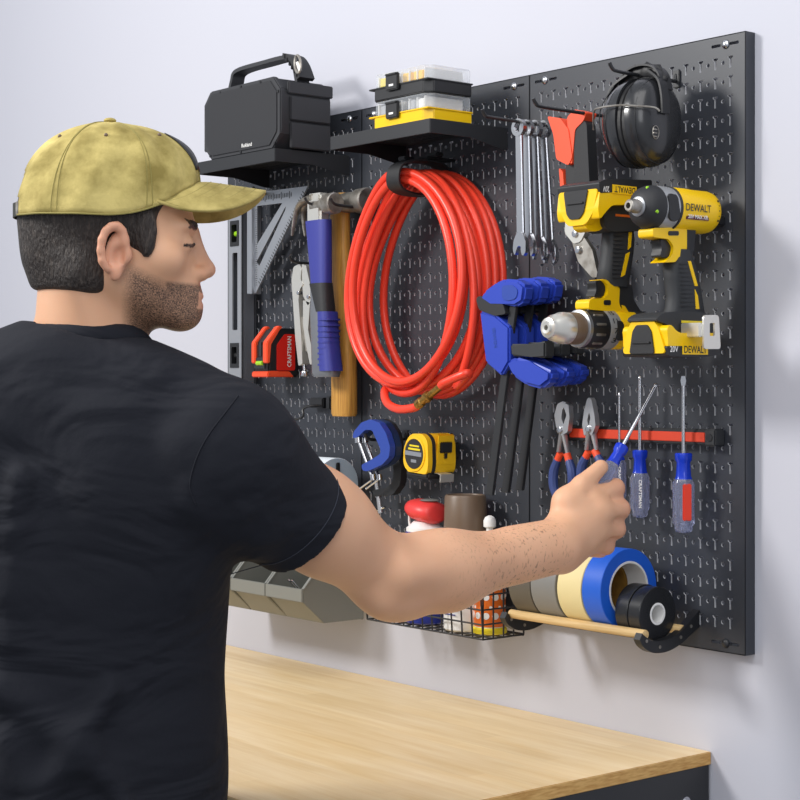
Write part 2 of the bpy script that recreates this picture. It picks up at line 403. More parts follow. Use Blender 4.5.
def q_mesh(name, prims, h, mats, parent=None, color=None, relax=2):
    add = [q for q in prims if q[4] == 'a']
    lo = np.min([q[1] - q[2] for q in add], axis=0) - 3 * h; hi = np.max([q[1] + q[2] for q in add], axis=0) + 3 * h
    B = 20; bs = B * h; nb = np.ceil((hi - lo) / bs).astype(int); rad = bs * .866
    K = 4096; pos = []; keys = []; quads = []
    ar = np.arange(B + 1); gx, gy, gz = np.meshgrid(ar, ar, ar, indexing='ij'); loc = np.stack([gx, gy, gz], -1).reshape(-1, 3)
    cor = np.array([(x, y, z) for x in (0, 1) for y in (0, 1) for z in (0, 1)])
    edges = [(a, b) for a in range(8) for b in range(a + 1, 8) if np.abs(cor[a] - cor[b]).sum() == 1]
    for bi in range(nb[0]):
        for bj in range(nb[1]):
            for bk in range(nb[2]):
                ctr = lo + (np.array([bi, bj, bk]) + .5) * bs
                sub = [q for q in prims if q[4] == 'i' or np.linalg.norm(q[1] - ctr) - q[2] < rad + q[3] * 2 + .012]
                if not any(q[4] == 'a' for q in sub): continue
                off = np.array([bi, bj, bk]) * B
                V = q_eval(sub, lo + (loc + off) * h).reshape(B + 1, B + 1, B + 1)
                s = V < 0
                if s.all() or not s.any(): continue
                C = [V[c[0]:B + c[0], c[1]:B + c[1], c[2]:B + c[2]] for c in cor]; sc = np.stack([c < 0 for c in C])
                mx = sc.any(0) & ~sc.all(0); ix = np.argwhere(mx)
                cv = np.stack([c[mx] for c in C]); P = np.zeros((len(ix), 3)); n = np.zeros(len(ix))
                for a, b in edges:
                    ch = (cv[a] < 0) != (cv[b] < 0); dn = cv[a] - cv[b]; dn[np.abs(dn) < 1e-12] = 1e-12; t = np.clip(cv[a] / dn, 0, 1)
                    P[ch] += cor[a] + t[ch, None] * (cor[b] - cor[a]); n += ch
                P /= n[:, None]; g = ix + off
                pos.append(lo + (g + P) * h); keys.append((g[:, 0] * K + g[:, 1]) * K + g[:, 2])
                for ax in range(3):
                    sl = [slice(0, B)] * 3; s2 = list(sl); s2[ax] = slice(1, B + 1)
                    a_ = s[tuple(sl)]; b_ = s[tuple(s2)]; e = np.argwhere(a_ != b_)
                    if not len(e): continue
                    ins = a_[tuple(e.T)]; e = e + off; u_, v_ = [(1, 2), (2, 0), (0, 1)][ax]
                    qs = []
                    for du, dv in ((-1, -1), (0, -1), (0, 0), (-1, 0)):
                        g2 = e.copy(); g2[:, u_] += du; g2[:, v_] += dv; qs.append((g2[:, 0] * K + g2[:, 1]) * K + g2[:, 2])
                    q = np.stack(qs, 1); q[~ins] = q[~ins][:, ::-1]; quads.append(q)
    pos = np.concatenate(pos); keys = np.concatenate(keys); quads = np.concatenate(quads)
    o_ = np.argsort(keys); ks = keys[o_]; pos = pos[o_]
    qi = np.searchsorted(ks, quads); qi = np.clip(qi, 0, len(ks) - 1); ok = (ks[qi] == quads).all(1); qi = qi[ok]
    # a little smoothing
    nv = len(pos)
    for _ in range(relax):
        acc = np.zeros((nv, 3)); cnt = np.zeros(nv)
        for a, b in ((0, 1), (1, 2), (2, 3), (3, 0)):
            np.add.at(acc, qi[:, a], pos[qi[:, b]]); np.add.at(cnt, qi[:, a], 1)
            np.add.at(acc, qi[:, b], pos[qi[:, a]]); np.add.at(cnt, qi[:, b], 1)
        pos = pos * .5 + .5 * acc / np.maximum(cnt, 1)[:, None]
    me = bpy.data.meshes.new(name); me.vertices.add(nv); me.vertices.foreach_set('co', pos.astype(np.float32).ravel())
    nf = len(qi); me.loops.add(nf * 4); me.loops.foreach_set('vertex_index', qi.astype(np.int32).ravel())
    me.polygons.add(nf); me.polygons.foreach_set('loop_start', np.arange(0, nf * 4, 4, dtype=np.int32))
    me.update(calc_edges=True); me.polygons.foreach_set('use_smooth', np.ones(nf, bool))
    if color is not None:
        ca = me.color_attributes.new('tint', 'FLOAT_COLOR', 'POINT'); ca.data.foreach_set('color', color(pos).astype(np.float32).ravel())
    for m in (mats if isinstance(mats, (list, tuple)) else [mats]): me.materials.append(M[m])
    me.validate()
    o = bpy.data.objects.new(name, me); COL.objects.link(o)
    if parent is not None: o.parent = parent
    return o

# ================================================================== the setting
def struct(name, g, m):
    o = g.build(name, m); o['kind'] = 'structure'; return o
g = G(); g.box((-60, 1.25, 50), (240, 1, 110)); struct('wall_back', g, 'wall')       # wall face at y = 0.75 inch
g = G(); g.box((-60, -70, -.5), (240, 150, 1)); struct('floor', g, 'floor_mat')
g = G(); g.box((-60, .45, 2), (240, .6, 4), .1); struct('baseboard_back', g, 'white')

# ================================================================== workbench
BT = ZT - .952                                   # top surface height
def bench():
    x1 = -.0735; x0 = -1.95; yb = .0185; yf = -.618
    r = thing('workbench', 'long workbench with blond butcher block top and black steel frame against the wall', 'workbench', ((x0 + x1) / 2, (yb + yf) / 2, 0))
    L = (x1 - x0) / I; Dp = (yb - yf) / I; h = BT / I
    g = G(); g.box((0, 0, h - .34), (L, Dp, .68), .04)
    o = g.build('worktop', ['butcher', 'end_grain'], r)
    for p in o.data.polygons:
        if abs(p.normal.x) > .8: p.material_index = 1
    g = G(); g.box((L / 2 - .12, 0, h - 2.7), (.14, Dp - .3, 4.0)); g.box((-L / 2 + .12, 0, h - 2.7), (.14, Dp - .3, 4.0))
    g.box((0, -Dp / 2 + .3, h - 2.7), (L - .3, .14, 4.0)); g.box((0, Dp / 2 - .3, h - 2.7), (L - .3, .14, 4.0))
    g.build('frame', 'black_steel', r)
    for sx in (-1, 1):
        for sy in (-1, 1):
            g = G(); g.box((sx * (L / 2 - 1.3), sy * (Dp / 2 - 1.5), (h - .7) / 2), (2, 2, h - .72), .1); g.build('leg', 'black_steel', r)
    for yy, zz in ((Dp / 2 - 2.0, h - 2.4), (-Dp / 2 + 2.0, h - 2.4)):
        g = G(); g.cyl((L / 2 - .05, yy, zz), (L / 2 + .12, yy, zz), .22, seg=6); g.cyl((L / 2 - .05, yy, zz), (L / 2 + .03, yy, zz), .34, seg=20)
        g.build('bolt', 'chrome', r)
bench()

# ================================================================== pegboard
def tile_np(hole=True):
    tb = bmesh.new()
    def loop(pts):
        vs = [tb.verts.new((x, y, 0)) for x, y in pts]
        for i in range(len(vs)): tb.edges.new((vs[i], vs[(i + 1) % len(vs)]))
        return vs
    w1 = .75 if hole else .5
    # outer square, z measured down from tile top
    loop([(-.25, 0), (w1, 0), (w1, -1), (-.25, -1)])
    T = [(-.17, -.2), (.17, -.2), (.17, -.28), (.055, -.34), (.055, -.80), (-.055, -.80), (-.055, -.34), (-.17, -.28)]
    loops = [loop(T)]
    if hole: loops.append(loop([(.5 + .115 * math.cos(a * PI / 4), -.5 + .115 * math.sin(a * PI / 4)) for a in range(8)]))
    bmesh.ops.triangle_fill(tb, use_beauty=True, use_dissolve=False, edges=tb.edges[:])
    tb.verts.index_update()
    V = [(v.co.x, 0., v.co.y) for v in tb.verts]; Fc = []
    for f in tb.faces:
        ix = [v.index for v in f.verts]
        if f.normal.z < 0: ix = ix[::-1]
        Fc.append(ix)                        # xy ccw -> xz facing -y
    nb = len(V); back = [[i + nb for i in f[::-1]] for f in Fc]; V += [(x, .07, z) for x, y, z in V]  # added back layer, kept pale so the cavity reads lit
    for vs in loops:
        ix = [v.index for v in vs]; b0 = len(V)
        for i in ix: V.append((V[i][0], .07, V[i][2]))
        for i in range(len(ix)):
            j = (i + 1) % len(ix); Fc.append([ix[i], ix[j], b0 + j, b0 + i])
    rim0 = len(tb.faces); tb.free(); return V, Fc + back, rim0
def panel(u0, label):
    r = thing('slotted_pegboard', label, 'pegboard', W(u0, 32, 0), group='slotted steel pegboard panels')
    V = []; Fc = []; MI = []
    A = tile_np(True); Bt = tile_np(False)
    for c in range(15):
        t = A if c < 14 else Bt
        for k in range(30):
            ox = -15 + c; oz = 32 - .93 - k; b0 = len(V)
            V += [((x + ox) * I, y * I, (z + oz) * I) for x, y, z in t[0]]; Fc += [[i + b0 for i in f] for f in t[1]]; MI += [0] * t[2] + [1] * (len(t[1]) - t[2])
    # border of the face with mounting slots
    g = G(); bm = g.bm
    X0, X1, Z0, Z1 = -15.25, -.5, 32 - .93 - 30, 32 - .93
    def slot(cx, cz, w_=.62, h_=.16): return rp([(cx - w_ / 2, cz - h_ / 2), (cx + w_ / 2, cz - h_ / 2), (cx + w_ / 2, cz + h_ / 2), (cx - w_ / 2, cz + h_ / 2)], .08, 3)
    holes = [[(X0, Z0), (X1, Z0), (X1, Z1), (X0, Z1)]]
    for cx in (-.75, -1.95, -14.05, -15.25): holes += [slot(cx, 31.5), slot(cx, .5)]
    g.holed([(-15.99, 0.01), (-.01, 0.01), (-.01, 31.99), (-15.99, 31.99)], holes, 0, .05)
    # folded flanges
    for x in (-15.97, -.03): g.box((x, .37, 16), (.05, .74, 31.98), .0)
    for z in (.03, 31.97): g.box((-8, .37, z), (15.9, .74, .05))
    o = g.build('face', ['board', 'pale_bounce'], r, ang=30)
    for p_ in o.data.polygons:
        c_ = p_.center / I
        if (p_.normal.y > .5 and c_.y < .1) or (.1 < c_.y and ((p_.normal.x > .5 and c_.x < -15) or (p_.normal.x < -.5 and c_.x > -1) or (p_.normal.z > .5 and c_.z < 1) or (p_.normal.z < -.5 and c_.z > 31))): p_.material_index = 1  # rear and inner flange faces turned pale to brighten the slots
    me = bpy.data.meshes.new('perforated_sheet'); me.from_pydata(V, [], Fc); me.materials.append(M['board']); me.materials.append(M['pale_bounce']); me.polygons.foreach_set('material_index', MI); me.update()
    p = bpy.data.objects.new('perforated_sheet', me); COL.objects.link(p); p.parent = r
    for cx in (-1.3, -14.7):
        for cz in (31.5, .5):
            g = G(); g.lathe([(.02, -.16), (.1, -.15), (.2, -.1), (.24, -.03), (.24, 0)], (cx, 0, cz), (0, 1, 0), 16); g.build('screw', 'chrome' if cz > 1 else 'black_steel', r)
panel(0, 'rightmost black slotted pegboard, the one behind the two yellow power tools')
panel(16, 'middle black slotted pegboard, behind the coiled red hose')
panel(32, 'leftmost black slotted pegboard, behind the two hammers')

# ================================================================== shelves
def shelf(uc, vt, w_, label):
    r = thing('wall_shelf', label, 'shelf', W(uc, vt, 0), group='black pegboard shelves')
    h = w_ / 2
    # perforated tray
    holes = []
    n = int(w_) * 2 - 1
    for i in range(n):
        x = -h + w_ * (i + 1) / (n + 1)
        for k in range(5):
            y = -1 - k * 1.0; holes.append([(x - .05, y - .3), (x + .05, y - .3), (x + .05, y + .1), (x - .05, y + .1)])
    g = G(); g.holed([(-h, -6), (h, -6), (h, -.02), (-h, -.02)], holes, -.06, 0, 'z')
    g.build('tray', 'black_steel', r)
    g = G(); g.box((0, -6, -.41), (w_, .07, .82), .02); g.build('front_lip', 'black_steel', r)
    for s_ in (-1, 1):
        g = G(); g.prism([(-6, 0), (-.02, 0), (-.02, -1.3), (-.4, -1.3), (-3, -.82), (-6, -.82)], s_ * h - .03, s_ * h + .03, 'x'); g.build('side_bracket', 'black_steel', r)
    return r
shelf(38.0, 2.95, 9.3, 'black steel pegboard shelf on the left, carrying the dark rugged speaker')
shelf(22.65, 2.9, 9.5, 'black steel pegboard shelf on the right, carrying yellow organizer boxes')

# ================================================================== rugged speaker
def speaker():
    u0, o0 = 37.75, 5.6; v0 = 2.95
    r = thing('portable_speaker', 'rugged black box speaker with carry handle on the left shelf', 'speaker', W(u0, v0, o0))
    H = 4.75; h = 4.55
    oct_ = [(-h + .9, .05), (h - .9, .05), (h - .1, .95), (h, 1.1), (h, 3.9), (h - .8, H), (-h + .8, H), (-h, 3.9), (-h, 1.1), (-h + .1, .95)]
    g = G(); g.prism([(x * .985, .05 + (z - .05) * .985) for x, z in oct_], .12, 4.0, 'y', .12); g.build('body', 'speaker_grey', r)
    g = G(); g.prism(oct_, -.1, .3, 'y', .08)
    g.build('front_bezel', 'speaker_grey', r)
    g = G(); g.prism([(x * .93, 2.4 + (z - 2.4) * .9) for x, z in oct_], -.17, -.05, 'y', .05); g.build('grille', 'grille', r)
    for x, z in ((-2.5, 4.5), (2.3, 4.55), (-4.25, 3.6), (4.3, 3.7), (-3.7, .35), (3.9, .4), (0, 4.58), (0, .25)):
        g = G(); g.cyl((x, -.16, z), (x, -.05, z), .1, seg=10); g.build('screw', 'black_plastic', r)
    for z in (1.2, 3.0):
        g = G(); g.box((-h - .12, .35, z), (.35, .5, .9), .06); g.build('hinge', 'speaker_grey', r)
    for z0, z1 in ((.1, 1.75), (1.9, 3.45), (3.6, 4.4)):
        g = G(); g.box((h + .03, 2.25, (z0 + z1) / 2), (.2, 3.2 if z0 < 3 else 3.6, z1 - z0), .06); g.build('side_rib', 'speaker_grey', r)
    g = G(); g.strip(smooth([(-h + .5, 2, 4.5), (-h + .9, 2, 5.6), (-h + 1.5, 2, 6.25), (0, 2, 6.35), (h - 1.6, 2, 6.3), (h - .9, 2, 5.7), (h - .5, 2, 4.5)], 6), .5, .26); g.build('handle', 'speaker_grey', r)
    g = G(); g.strip(smooth([(h - 1.9, 2, 6.45), (h - 1.2, 2, 6.2), (h - .6, 2, 5.6), (h - .1, 2, 4.7)], 5), .62, .3)
    for i in range(6): g.box((h - 1.6 + i * .27, 2, 6.35 - i * .28), (.12, 1.4, .3), .03)
    g.build('handle_grip', 'rubber', r)
    text('Rokland', (3.1 - 3.5 + 1.2, -.17, .62), 1.2, .26, (1, 0, 0), (0, 0, 1), 'white', r)
    k = thing('carabiner', 'small steel carabiner clipped at the right end of the speaker handle', 'carabiner', W(33.1, -2.6, 4.3))
    pts = [(0, .55 * math.cos(a) * .5, .6 * math.sin(a)) for a in [2 * PI * i / 16 for i in range(16)]]
    g = G(); g.tube([(p[1] * 1.2 - .25 * p[2], -.1 + .1 * p[2], p[2]) for p in pts], .09, 8, True); g.build('ring', 'dull_steel', k)
    g = G(); g.cyl((.1, -.2, .1), (.25, -.1, -.45), .13, seg=10); g.build('gate_sleeve', 'bright_steel', k)
speaker()

# ================================================================== organizers
def organizer(z, lab, tray_m, tray_h, lid_h, top=False):
    u0, o0 = 21.35, 3.85
    r = thing('parts_organizer', lab, 'organizer', W(u0, 2.9 - z, o0), group='stacked parts organizers')
    w_, d_ = 5.4, 3.4
    def base(x0, x1, y0, y1, c=.45): return [(x0 + c, y0), (x1 - c, y0), (x1, y0 + c), (x1, y1), (x0, y1), (x0, y0 + c)]
    g = G(); g.prism(base(-w_ / 2, w_ / 2, -d_ / 2, d_ / 2), 0, tray_h, 'z', .05); g.box((0, 0, tray_h - .05), (w_ + .12, d_ + .12, .1), .03); g.build('tray', tray_m, r)
    g = G(); g.prism(base(-w_ / 2 + .05, w_ / 2 - .05, -d_ / 2 + .05, d_ / 2 - .05), tray_h, tray_h + lid_h, 'z', .06); g.build('clear_lid', 'clear', r)
    for i in range(7):
        x = -w_ / 2 + .5 + i * .72
        g = G(); g.box((x, 0, tray_h + lid_h * .45), (.05, d_ - .5, lid_h * .8)); g.build('divider', 'white', r)
    cols = (['label_yellow', 'white', 'tape_yellow', 'tape_yellow'] if top else ['steel', 'white', 'dull_steel', 'steel', 'white'])
    for i, c in enumerate(cols):
        x = -w_ / 2 + .75 + i * (w_ - 1.2) / len(cols) + .2
        g = G(); g.box((x, 0, tray_h + lid_h * .4), ((w_ - 1.4) / len(cols) * .9, d_ - .7, lid_h * .7), .05); g.build('bin', c, r)
    g = G(); g.box((-w_ / 2 + 2.3, -d_ / 2 - .12, tray_h + lid_h * .2), (1.15, .22, 1.0), .06)
    g.box((-w_ / 2 + 2.3, -d_ / 2 - .26, tray_h + lid_h * .2 + .42), (1.0, .12, .12), .03); l = g.build('latch', 'black_plastic', r)
    g = G(); g.box((-w_ / 2 + 2.3, -d_ / 2 - .235, tray_h + lid_h * .2 - .22), (.4, .03, .12)); g.build('latch_mark', 'white', l)
organizer(0., 'lower parts organizer with a yellow tray, clear lid and black latch', 'yellow', .82, .86)
organizer(1.72, 'upper parts organizer with a black tray and yellow bins under its clear lid', 'black_plastic', .78, .82, True)

# ================================================================== hooks
def hook(u, v, L, label, bracket=True):
    r = thing('pegboard_hook', label, 'hook', W(u, v, 0), group='black wire pegboard hooks')
    g = G(); g.tube(smooth([(0, .1, .35), (0, -.1, .3), (0, -.2, 0), (0, -.6, -.03), (0, -L * .5, -.03), (0, -L + .6, 0), (0, -L + .2, .12), (0, -L, .38)], 5), .1, 8); g.build('rod', 'black_steel', r)
    g = G(); g.box((0, -.08, .1), (.45, .12, .9), .03); g.build('back_plate', 'black_steel', r)
    return r
hook(13.6, 3.3, 5.9, 'black wire hook holding the row of chrome wrenches')
hook(9.2, 3.3, 6.2, 'black wire hook holding the orange handled cutter')
hook(4.6, 1.95, 5.2, 'black wire hook the dark ear muffs hang from')
hook(33.4, 6.35, 3.6, 'black wire hook under the head of the claw hammer')
hook(30.9, 6.6, 3.4, 'black wire hook under the head of the wood handled hammer')
hook(37.0, 9.9, 2.3, 'black wire hook holding the locking pliers')
hook(27.3, 21.6, 3.4, 'black wire hook from which the C clamps hang')
hook(40.9, 4.9, 2.6, 'black wire hook holding up the triangular speed square')
# the empty low hook
r = thing('empty_hook', 'black wire hook with nothing on it, low beside the wooden hammer handle', 'hook', W(36.6, 19.7, 0))
g = G(); p = xz([(240, 418), (297, 419), (302, 409), (306, 406), (316, 406)], 1.6, 36.6, 19.7)
g.tube(smooth([(p[0][0], -1.6, p[0][1]), (p[1][0], -1.6, p[1][1]), (p[2][0], -1.5, p[2][1]), (p[3][0], -1.2, p[3][1]), (p[3][0] + .5, -.1, p[3][1])], 5), .09, 8); g.build('rod', 'black_steel', r)
g = G(); g.box((.3, -.3, .3), (1.5, .6, .7), .08); g.box((1.5, -.25, .3), (.5, .5, .9), .08); g.build('bracket', 'black_plastic', r)

# ================================================================== wrenches
def wrench():
    r = thing('combination_wrench', 'chrome combination wrench, frontmost and leftmost of the four on the hook', 'wrench', W(13.6, 3.3, 3.0), group='chrome combination wrenches on one hook')
    g = G(); n = 20
    ring = [(.5 * math.cos(2 * PI * i / n), .5 * math.sin(2 * PI * i / n)) for i in range(n)]; hole = [(.29 * math.cos(2 * PI * i / 12), .29 * math.sin(2 * PI * i / 12)) for i in range(12)]
    g.holed(ring, [hole], -.13, .13); g.build('box_end', 'chrome', r)
    g = G(); g.prism([(-.24, -.35), (.24, -.35), (.29, -6.0), (-.29, -6.0)], -.1, .1, 'y', .05); g.build('shank', 'chrome', r)
    g = G(); g.prism(rp([(-.2, -5.9), (.2, -5.9), (.5, -6.45), (.48, -7.05), (.25, -7.3), (.17, -6.75), (-.12, -6.65), (-.22, -6.8), (-.42, -7.2), (-.56, -6.85), (-.48, -6.35)], .1, 3), -.13, .13, 'y', .04); g.build('open_end', 'chrome', r)
    return r
w0 = wrench(); w0.location = W(13.6, 3.66, 3.1)
for k, (o_, ln, lb) in enumerate(((2.5, 1.0, 'chrome combination wrench, second from the front on the hook'), (1.95, 1.03, 'chrome combination wrench, third from the front on the hook'), (1.4, 1.06, 'chrome combination wrench, hindmost on the hook and nearest the board'))):
    c = dup(w0, W(13.6 - .12 * k, 3.66, o_), (0, math.radians(-1.5 * (k + 1)), 0), lb); c.scale = (ln, 1, ln)
w0.rotation_euler = (0, math.radians(-1.5), 0)
del c

# ================================================================== orange handled cutter
def cutter():
    u0, v0, o = 10.3, 3.2, 2.0
    r = thing('bolt_cutter', 'orange and grey handled cutter with silver jaws hanging beside the wrenches', 'cutter', W(u0, v0, o))
    def pr(name, pts, a, b, m, bev=.06, rr=.12):
        g = G(); g.prism(rp(xz(pts, o, u0, v0), rr), a, b, 'y', bev); return g.build(name, m, r)
    pr('handle', [(553, 117), (566, 119), (574, 130), (578, 158), (574, 166), (562, 160), (559, 135)], -.45, .45, 'orange', .2)
    pr('handle', [(572, 118), (580, 110), (592, 113), (588, 122), (580, 130), (577, 165), (571, 160), (573, 130)], -.4, .4, 'orange', .15)
    pr('handle_sleeve', [(579, 126), (585, 118), (591, 124), (594, 184), (578, 184)], -.35, .35, 'rubber', .15)
    pr('shank', [(567, 164), (576, 164), (575, 200), (578, 222), (571, 222), (568, 200)], -.12, .12, 'black_plastic', .03)
    pr('handle_tail', [(562, 168), (566, 172), (568, 200), (574, 220), (568, 224), (564, 195)], -.25, .2, 'orange', .08)
    pr('jaw', [(568, 219), (577, 219), (588, 232), (583, 242), (576, 244), (567, 233)], -.2, .2, 'bright_steel', .06)
    pr('blade', [(573, 240), (585, 236), (594, 250), (600, 277), (594, 278), (580, 262)], -.14, .14, 'dull_steel', .04)
    pr('blade', [(577, 255), (583, 256), (597, 280), (590, 282)], -.08, .18, 'black_plastic', .03)
    for x, y in ((578, 234), (581, 250)):
        q = xz([(x, y)], o, u0, v0)[0]; g = G(); g.cyl((q[0], -.32, q[1]), (q[0], 0, q[1]), .2, .24, 16, .03); g.build('pivot_bolt', 'chrome', r)
cutter()

# ================================================================== ear muffs
def muffs():
    u0, v0, o0 = 4.35, 4.35, 2.9
    r = thing('ear_muffs', 'dark glossy ear muffs with padded headband hanging at the top right', 'ear muffs', W(u0, v0, o0))
    for s_, cx, th in ((-1, -.3, 1.75), (1, .35, 1.3)):
        g = G(); rings = []
        for i in range(13):
            a = PI / 2 * i / 12; t = th * math.sin(a) ** 1.0; q = max(.02, math.cos(a) ** .62)
            rings.append([(cx + s_ * t, q * 1.85 * math.cos(b) * (1 + .06 * math.sin(b)), q * 2.35 * math.sin(b) - .15) for b in [2 * PI * k / 44 for k in range(44)]])
        g.ring_loft(rings); g.build('ear_cup', 'muff', r, ang=60)
        g = G(); rings = []
        for q, t in ((.9, -.02), (.97, .04), (.97, .26), (.9, .33)):
            rings.append([(cx - s_ * t, q * 1.8 * math.cos(a), q * 2.3 * math.sin(a) - .15) for a in [2 * PI * i / 32 for i in range(32)]])
        g.ring_loft(rings); g.build('cushion', 'cushion', r, ang=60)
        g = G(); g.tube([(cx + s_ * .62 * th * .75, 1.85 * .93 * math.cos(a), 2.35 * .93 * math.sin(a) - .15) for a in [2 * PI * i / 40 for i in range(40)]], .035, 6, True); g.build('cup_seam', 'black_plastic', r)
        g = G(); g.strip(smooth([(cx + s_ * .3, -.2, 2.5), (cx + s_ * th * .85, -.3, 1.9), (cx + s_ * (th + .12), -.35, 1.0), (cx + s_ * (th + .16), -.35, .1)], 5), .28, .12); g.build('yoke', 'black_plastic', r)
    g = G(); g.strip(smooth([(-1.5, 0, 1.5), (-1.35, 0, 2.2), (-.85, 0, 2.66), (0, 0, 2.82), (.85, 0, 2.66), (1.35, 0, 2.2), (1.6, 0, 1.4)], 6), .42, .09); g.build('headband', 'black_plastic', r)
    g = G(); P = smooth([(-1.4, 0, 1.7), (-.9, 0, 2.36), (0, 0, 2.55), (.85, 0, 2.36), (1.3, 0, 1.7)], 4)
    g.tube(P, [.2 + .04 * math.cos(i * 2.1) for i in range(len(P))], 10, flat=2.1); g.build('headband_pad', 'cushion', r, ang=60)
    g = G(); g.tube(smooth([(-2.35, -1.3, -.35), (-1.75, -1.9, .45), (-1.2, -2.0, .6), (.2, -2.05, .55), (1.1, -1.9, .42), (1.9, -1.3, .3), (2.1, -1.1, .1)], 6), .05, 6); g.build('wire', 'dull_steel', r)
    g = G(); g.tube(smooth([(-1.0, -1.2, 1.75), (-1.35, -1.75, .7), (-1.4, -1.8, -.4), (-1.2, -1.45, -1.5)], 6), .035, 6); g.build('seam', 'black_plastic', r)
    g = G(); g.tube([(1.66 - .02 * 0, -.9 + .24 * math.cos(t), -.9 + .34 * math.sin(t)) for t in [2 * PI * i / 14 for i in range(14)]], .02, 5, True)
    for k in range(3): g.box((1.62, -.9, -1.1 + .18 * k), (.05, .26, .06))
    g.build('cup_emblem', 'dull_steel', r)
muffs()

# ================================================================== power tools
def battery(r, u0, v0, side_u, front, bottom, up=1, labelpx=None, voltpx=None, stickpx=None):
    """front/bottom px traces given on the side plane; the pack is 3 in wide."""
    pass
def grip(r, u0, v0, levels, hx=.6):
    g = G(); rings = []
    for py, xf, xb in levels:
        hy = math.sqrt(max(.04, ((xb - xf) / 2) ** 2 - (hx * 15) ** 2)) / 13.2; o, v = ov((xf + xb) / 2, py, u0)
        rings.append([(hx * math.copysign(abs(math.cos(a)) ** .75, math.cos(a)), -o + hy * math.copysign(abs(math.sin(a)) ** .75, math.sin(a)), v0 - v) for a in [2 * PI * i / 28 for i in range(28)]])
    g.ring_loft(rings); return g.build('grip', 'grip', r, ang=50)
def impact():
    u0, v0 = 1.78, 9.25
    r = thing('impact_driver', 'yellow and black impact driver hung upright with its battery at the bottom', 'power tool', W(u0, v0, 0))
    ax = (0, -1, 0)
    def side(name, pts, hw, m, bev=.08, rr=.15, cx=0., parent=None):
        g = G(); g.prism(rp(yz(pts, u0 - hw - cx, u0, v0), rr), cx - hw, cx + hw, 'x', bev); return g.build(name, m, parent or r)
    # head: lathe along -y (t = distance out)
    g = G(); g.lathe([(.3, .75), (.85, .8), (1.06, 1.05), (1.12, 1.4), (1.12, 4.1), (1.05, 4.3)], (0, 0, 0), ax, 40); g.build('motor_housing', 'yellow', r)
    g = G(); g.lathe([(.9, 4.0), (1.1, 4.15), (1.12, 4.8), (1.06, 5.4)], (0, 0, 0), ax, 40); g.build('gear_case', 'silver_paint', r)
    g = G(); g.lathe([(1.1, 3.98), (1.15, 4.02), (1.15, 4.12), (1.1, 4.16)], (0, 0, 0), ax, 40); g.build('housing_band', 'rubber', r)
    g = G(); g.lathe([(1.05, 5.1), (1.12, 5.16), (1.1, 5.4), (.98, 5.75), (.72, 6.02), (.5, 6.1)], (0, 0, 0), ax, 40)
    g.prism([(-4.9, -.8), (-5.6, -.7), (-5.35, -1.5), (-4.95, -1.45)], -.45, .45, 'x', .08); nb = g.build('nose_bumper', 'rubber', r)
    for a in (-.7, .9):
        x, z = .93 * math.cos(a + .4), .93 * math.sin(a + .4)
        g = G(); g.box((x, -5.7, z), (.16, .16, .2), .02, Matrix.Rotation(-.6, 3, 'X')); g.build('bumper_mark', 'green', nb)
    g = G(); g.lathe([(.5, 6.0), (.5, 6.14), (.42, 6.18)], (0, 0, 0), ax, 32); g.build('front_ring', 'alu', r)
    g = G(); g.lathe([(.3, 6.0), (.36, 6.1), (.36, 6.4), (.31, 6.5), (.31, 6.75), (.25, 6.82), (.15, 6.82), (.15, 6.4)], (0, 0, 0), ax, 28); g.build('chuck', 'dull_steel', r)
    side('housing_pad', [(669, 193), (678, 195), (681, 217), (676, 222), (670, 220)], .06, 'rubber', .04, cx=1.07)
    g = G(); g.box((0, -2.0, 1.06), (.8, 1.6, .2), .06); g.build('housing_top_pad', 'rubber', r)
    for k in range(5):
        g = G(); g.box((1.06 - .035 * abs(k - 2), -1.22, -.5 + k * .25), (.06, .12, .09), .01); g.build('vent', 'black_plastic', r)
    # text on the side
    def lab(s_, x, y, wpx, hpx, m, uu, flip=False, parent=None, dp=.02):
        a, b = ov(x, y, uu); wd = abs(ov(x - wpx / 2, y, uu)[0] - ov(x + wpx / 2, y, uu)[0]); ht = abs(ov(x, y - hpx / 2, uu)[1] - ov(x, y + hpx / 2, uu)[1])
        text(s_, (u0 - uu, -a, v0 - b), wd, ht, (0, -1 if flip else 1, 0), (0, 0, -1 if flip else 1), m, parent or r, depth=dp)
    lab('DEWALT', 698.5, 208, 25, 7.5, 'black_plastic', .62)
    a, b = ov(697.5, 217, .75); g = G(); g.box((u0 - .76, -a, v0 - b), (.06, 1.7, .3), .01, Matrix.Rotation(-.0, 3, 'Y')); pl = g.build('name_plate', 'maroon', r)
    text('20V MAX XR', (u0 - .73, -a, v0 - b), 1.5, .2, (0, 1, 0), (0, 0, 1), 'white', pl, depth=.03)
    # handle
    side('handle_frame', [(653, 228), (687, 227), (687, 250), (683, 257), (679, 256), (676, 262), (664, 262.5), (672, 256), (674, 247), (669, 239), (653, 237)], .5, 'yellow', .1)
    side('handle_vent', [(668.5, 231), (679, 231), (679, 235.5), (668.5, 235.5)], .02, 'black_plastic', .0, cx=.51)
    side('handle_back', [(686, 228), (696, 228), (694, 254), (688, 256)], .48, 'rubber', .08)
    grip(r, u0, v0, [(250, 667, 691), (258, 666, 692), (266, 664, 695), (280, 665, 698), (296, 667, 701), (308, 666, 703), (314, 664, 704)])
    for k in range(11):
        y_ = 264 + k * 4.2; g = G(); a0, b0 = ov(679 + k * .1, y_, u0 - .56); a1, _ = ov(688 + k * .8, y_, u0 - .56)
        g.box((.59, -(a0 + a1) / 2, v0 - b0), (.03, abs(a0 - a1), .06), .01); g.build('grip_rib', 'rubber', r)
    side('grip_stripe', [(688, 261), (691, 261), (698, 286), (695, 286)], .05, 'yellow', .0, .02, cx=.57)
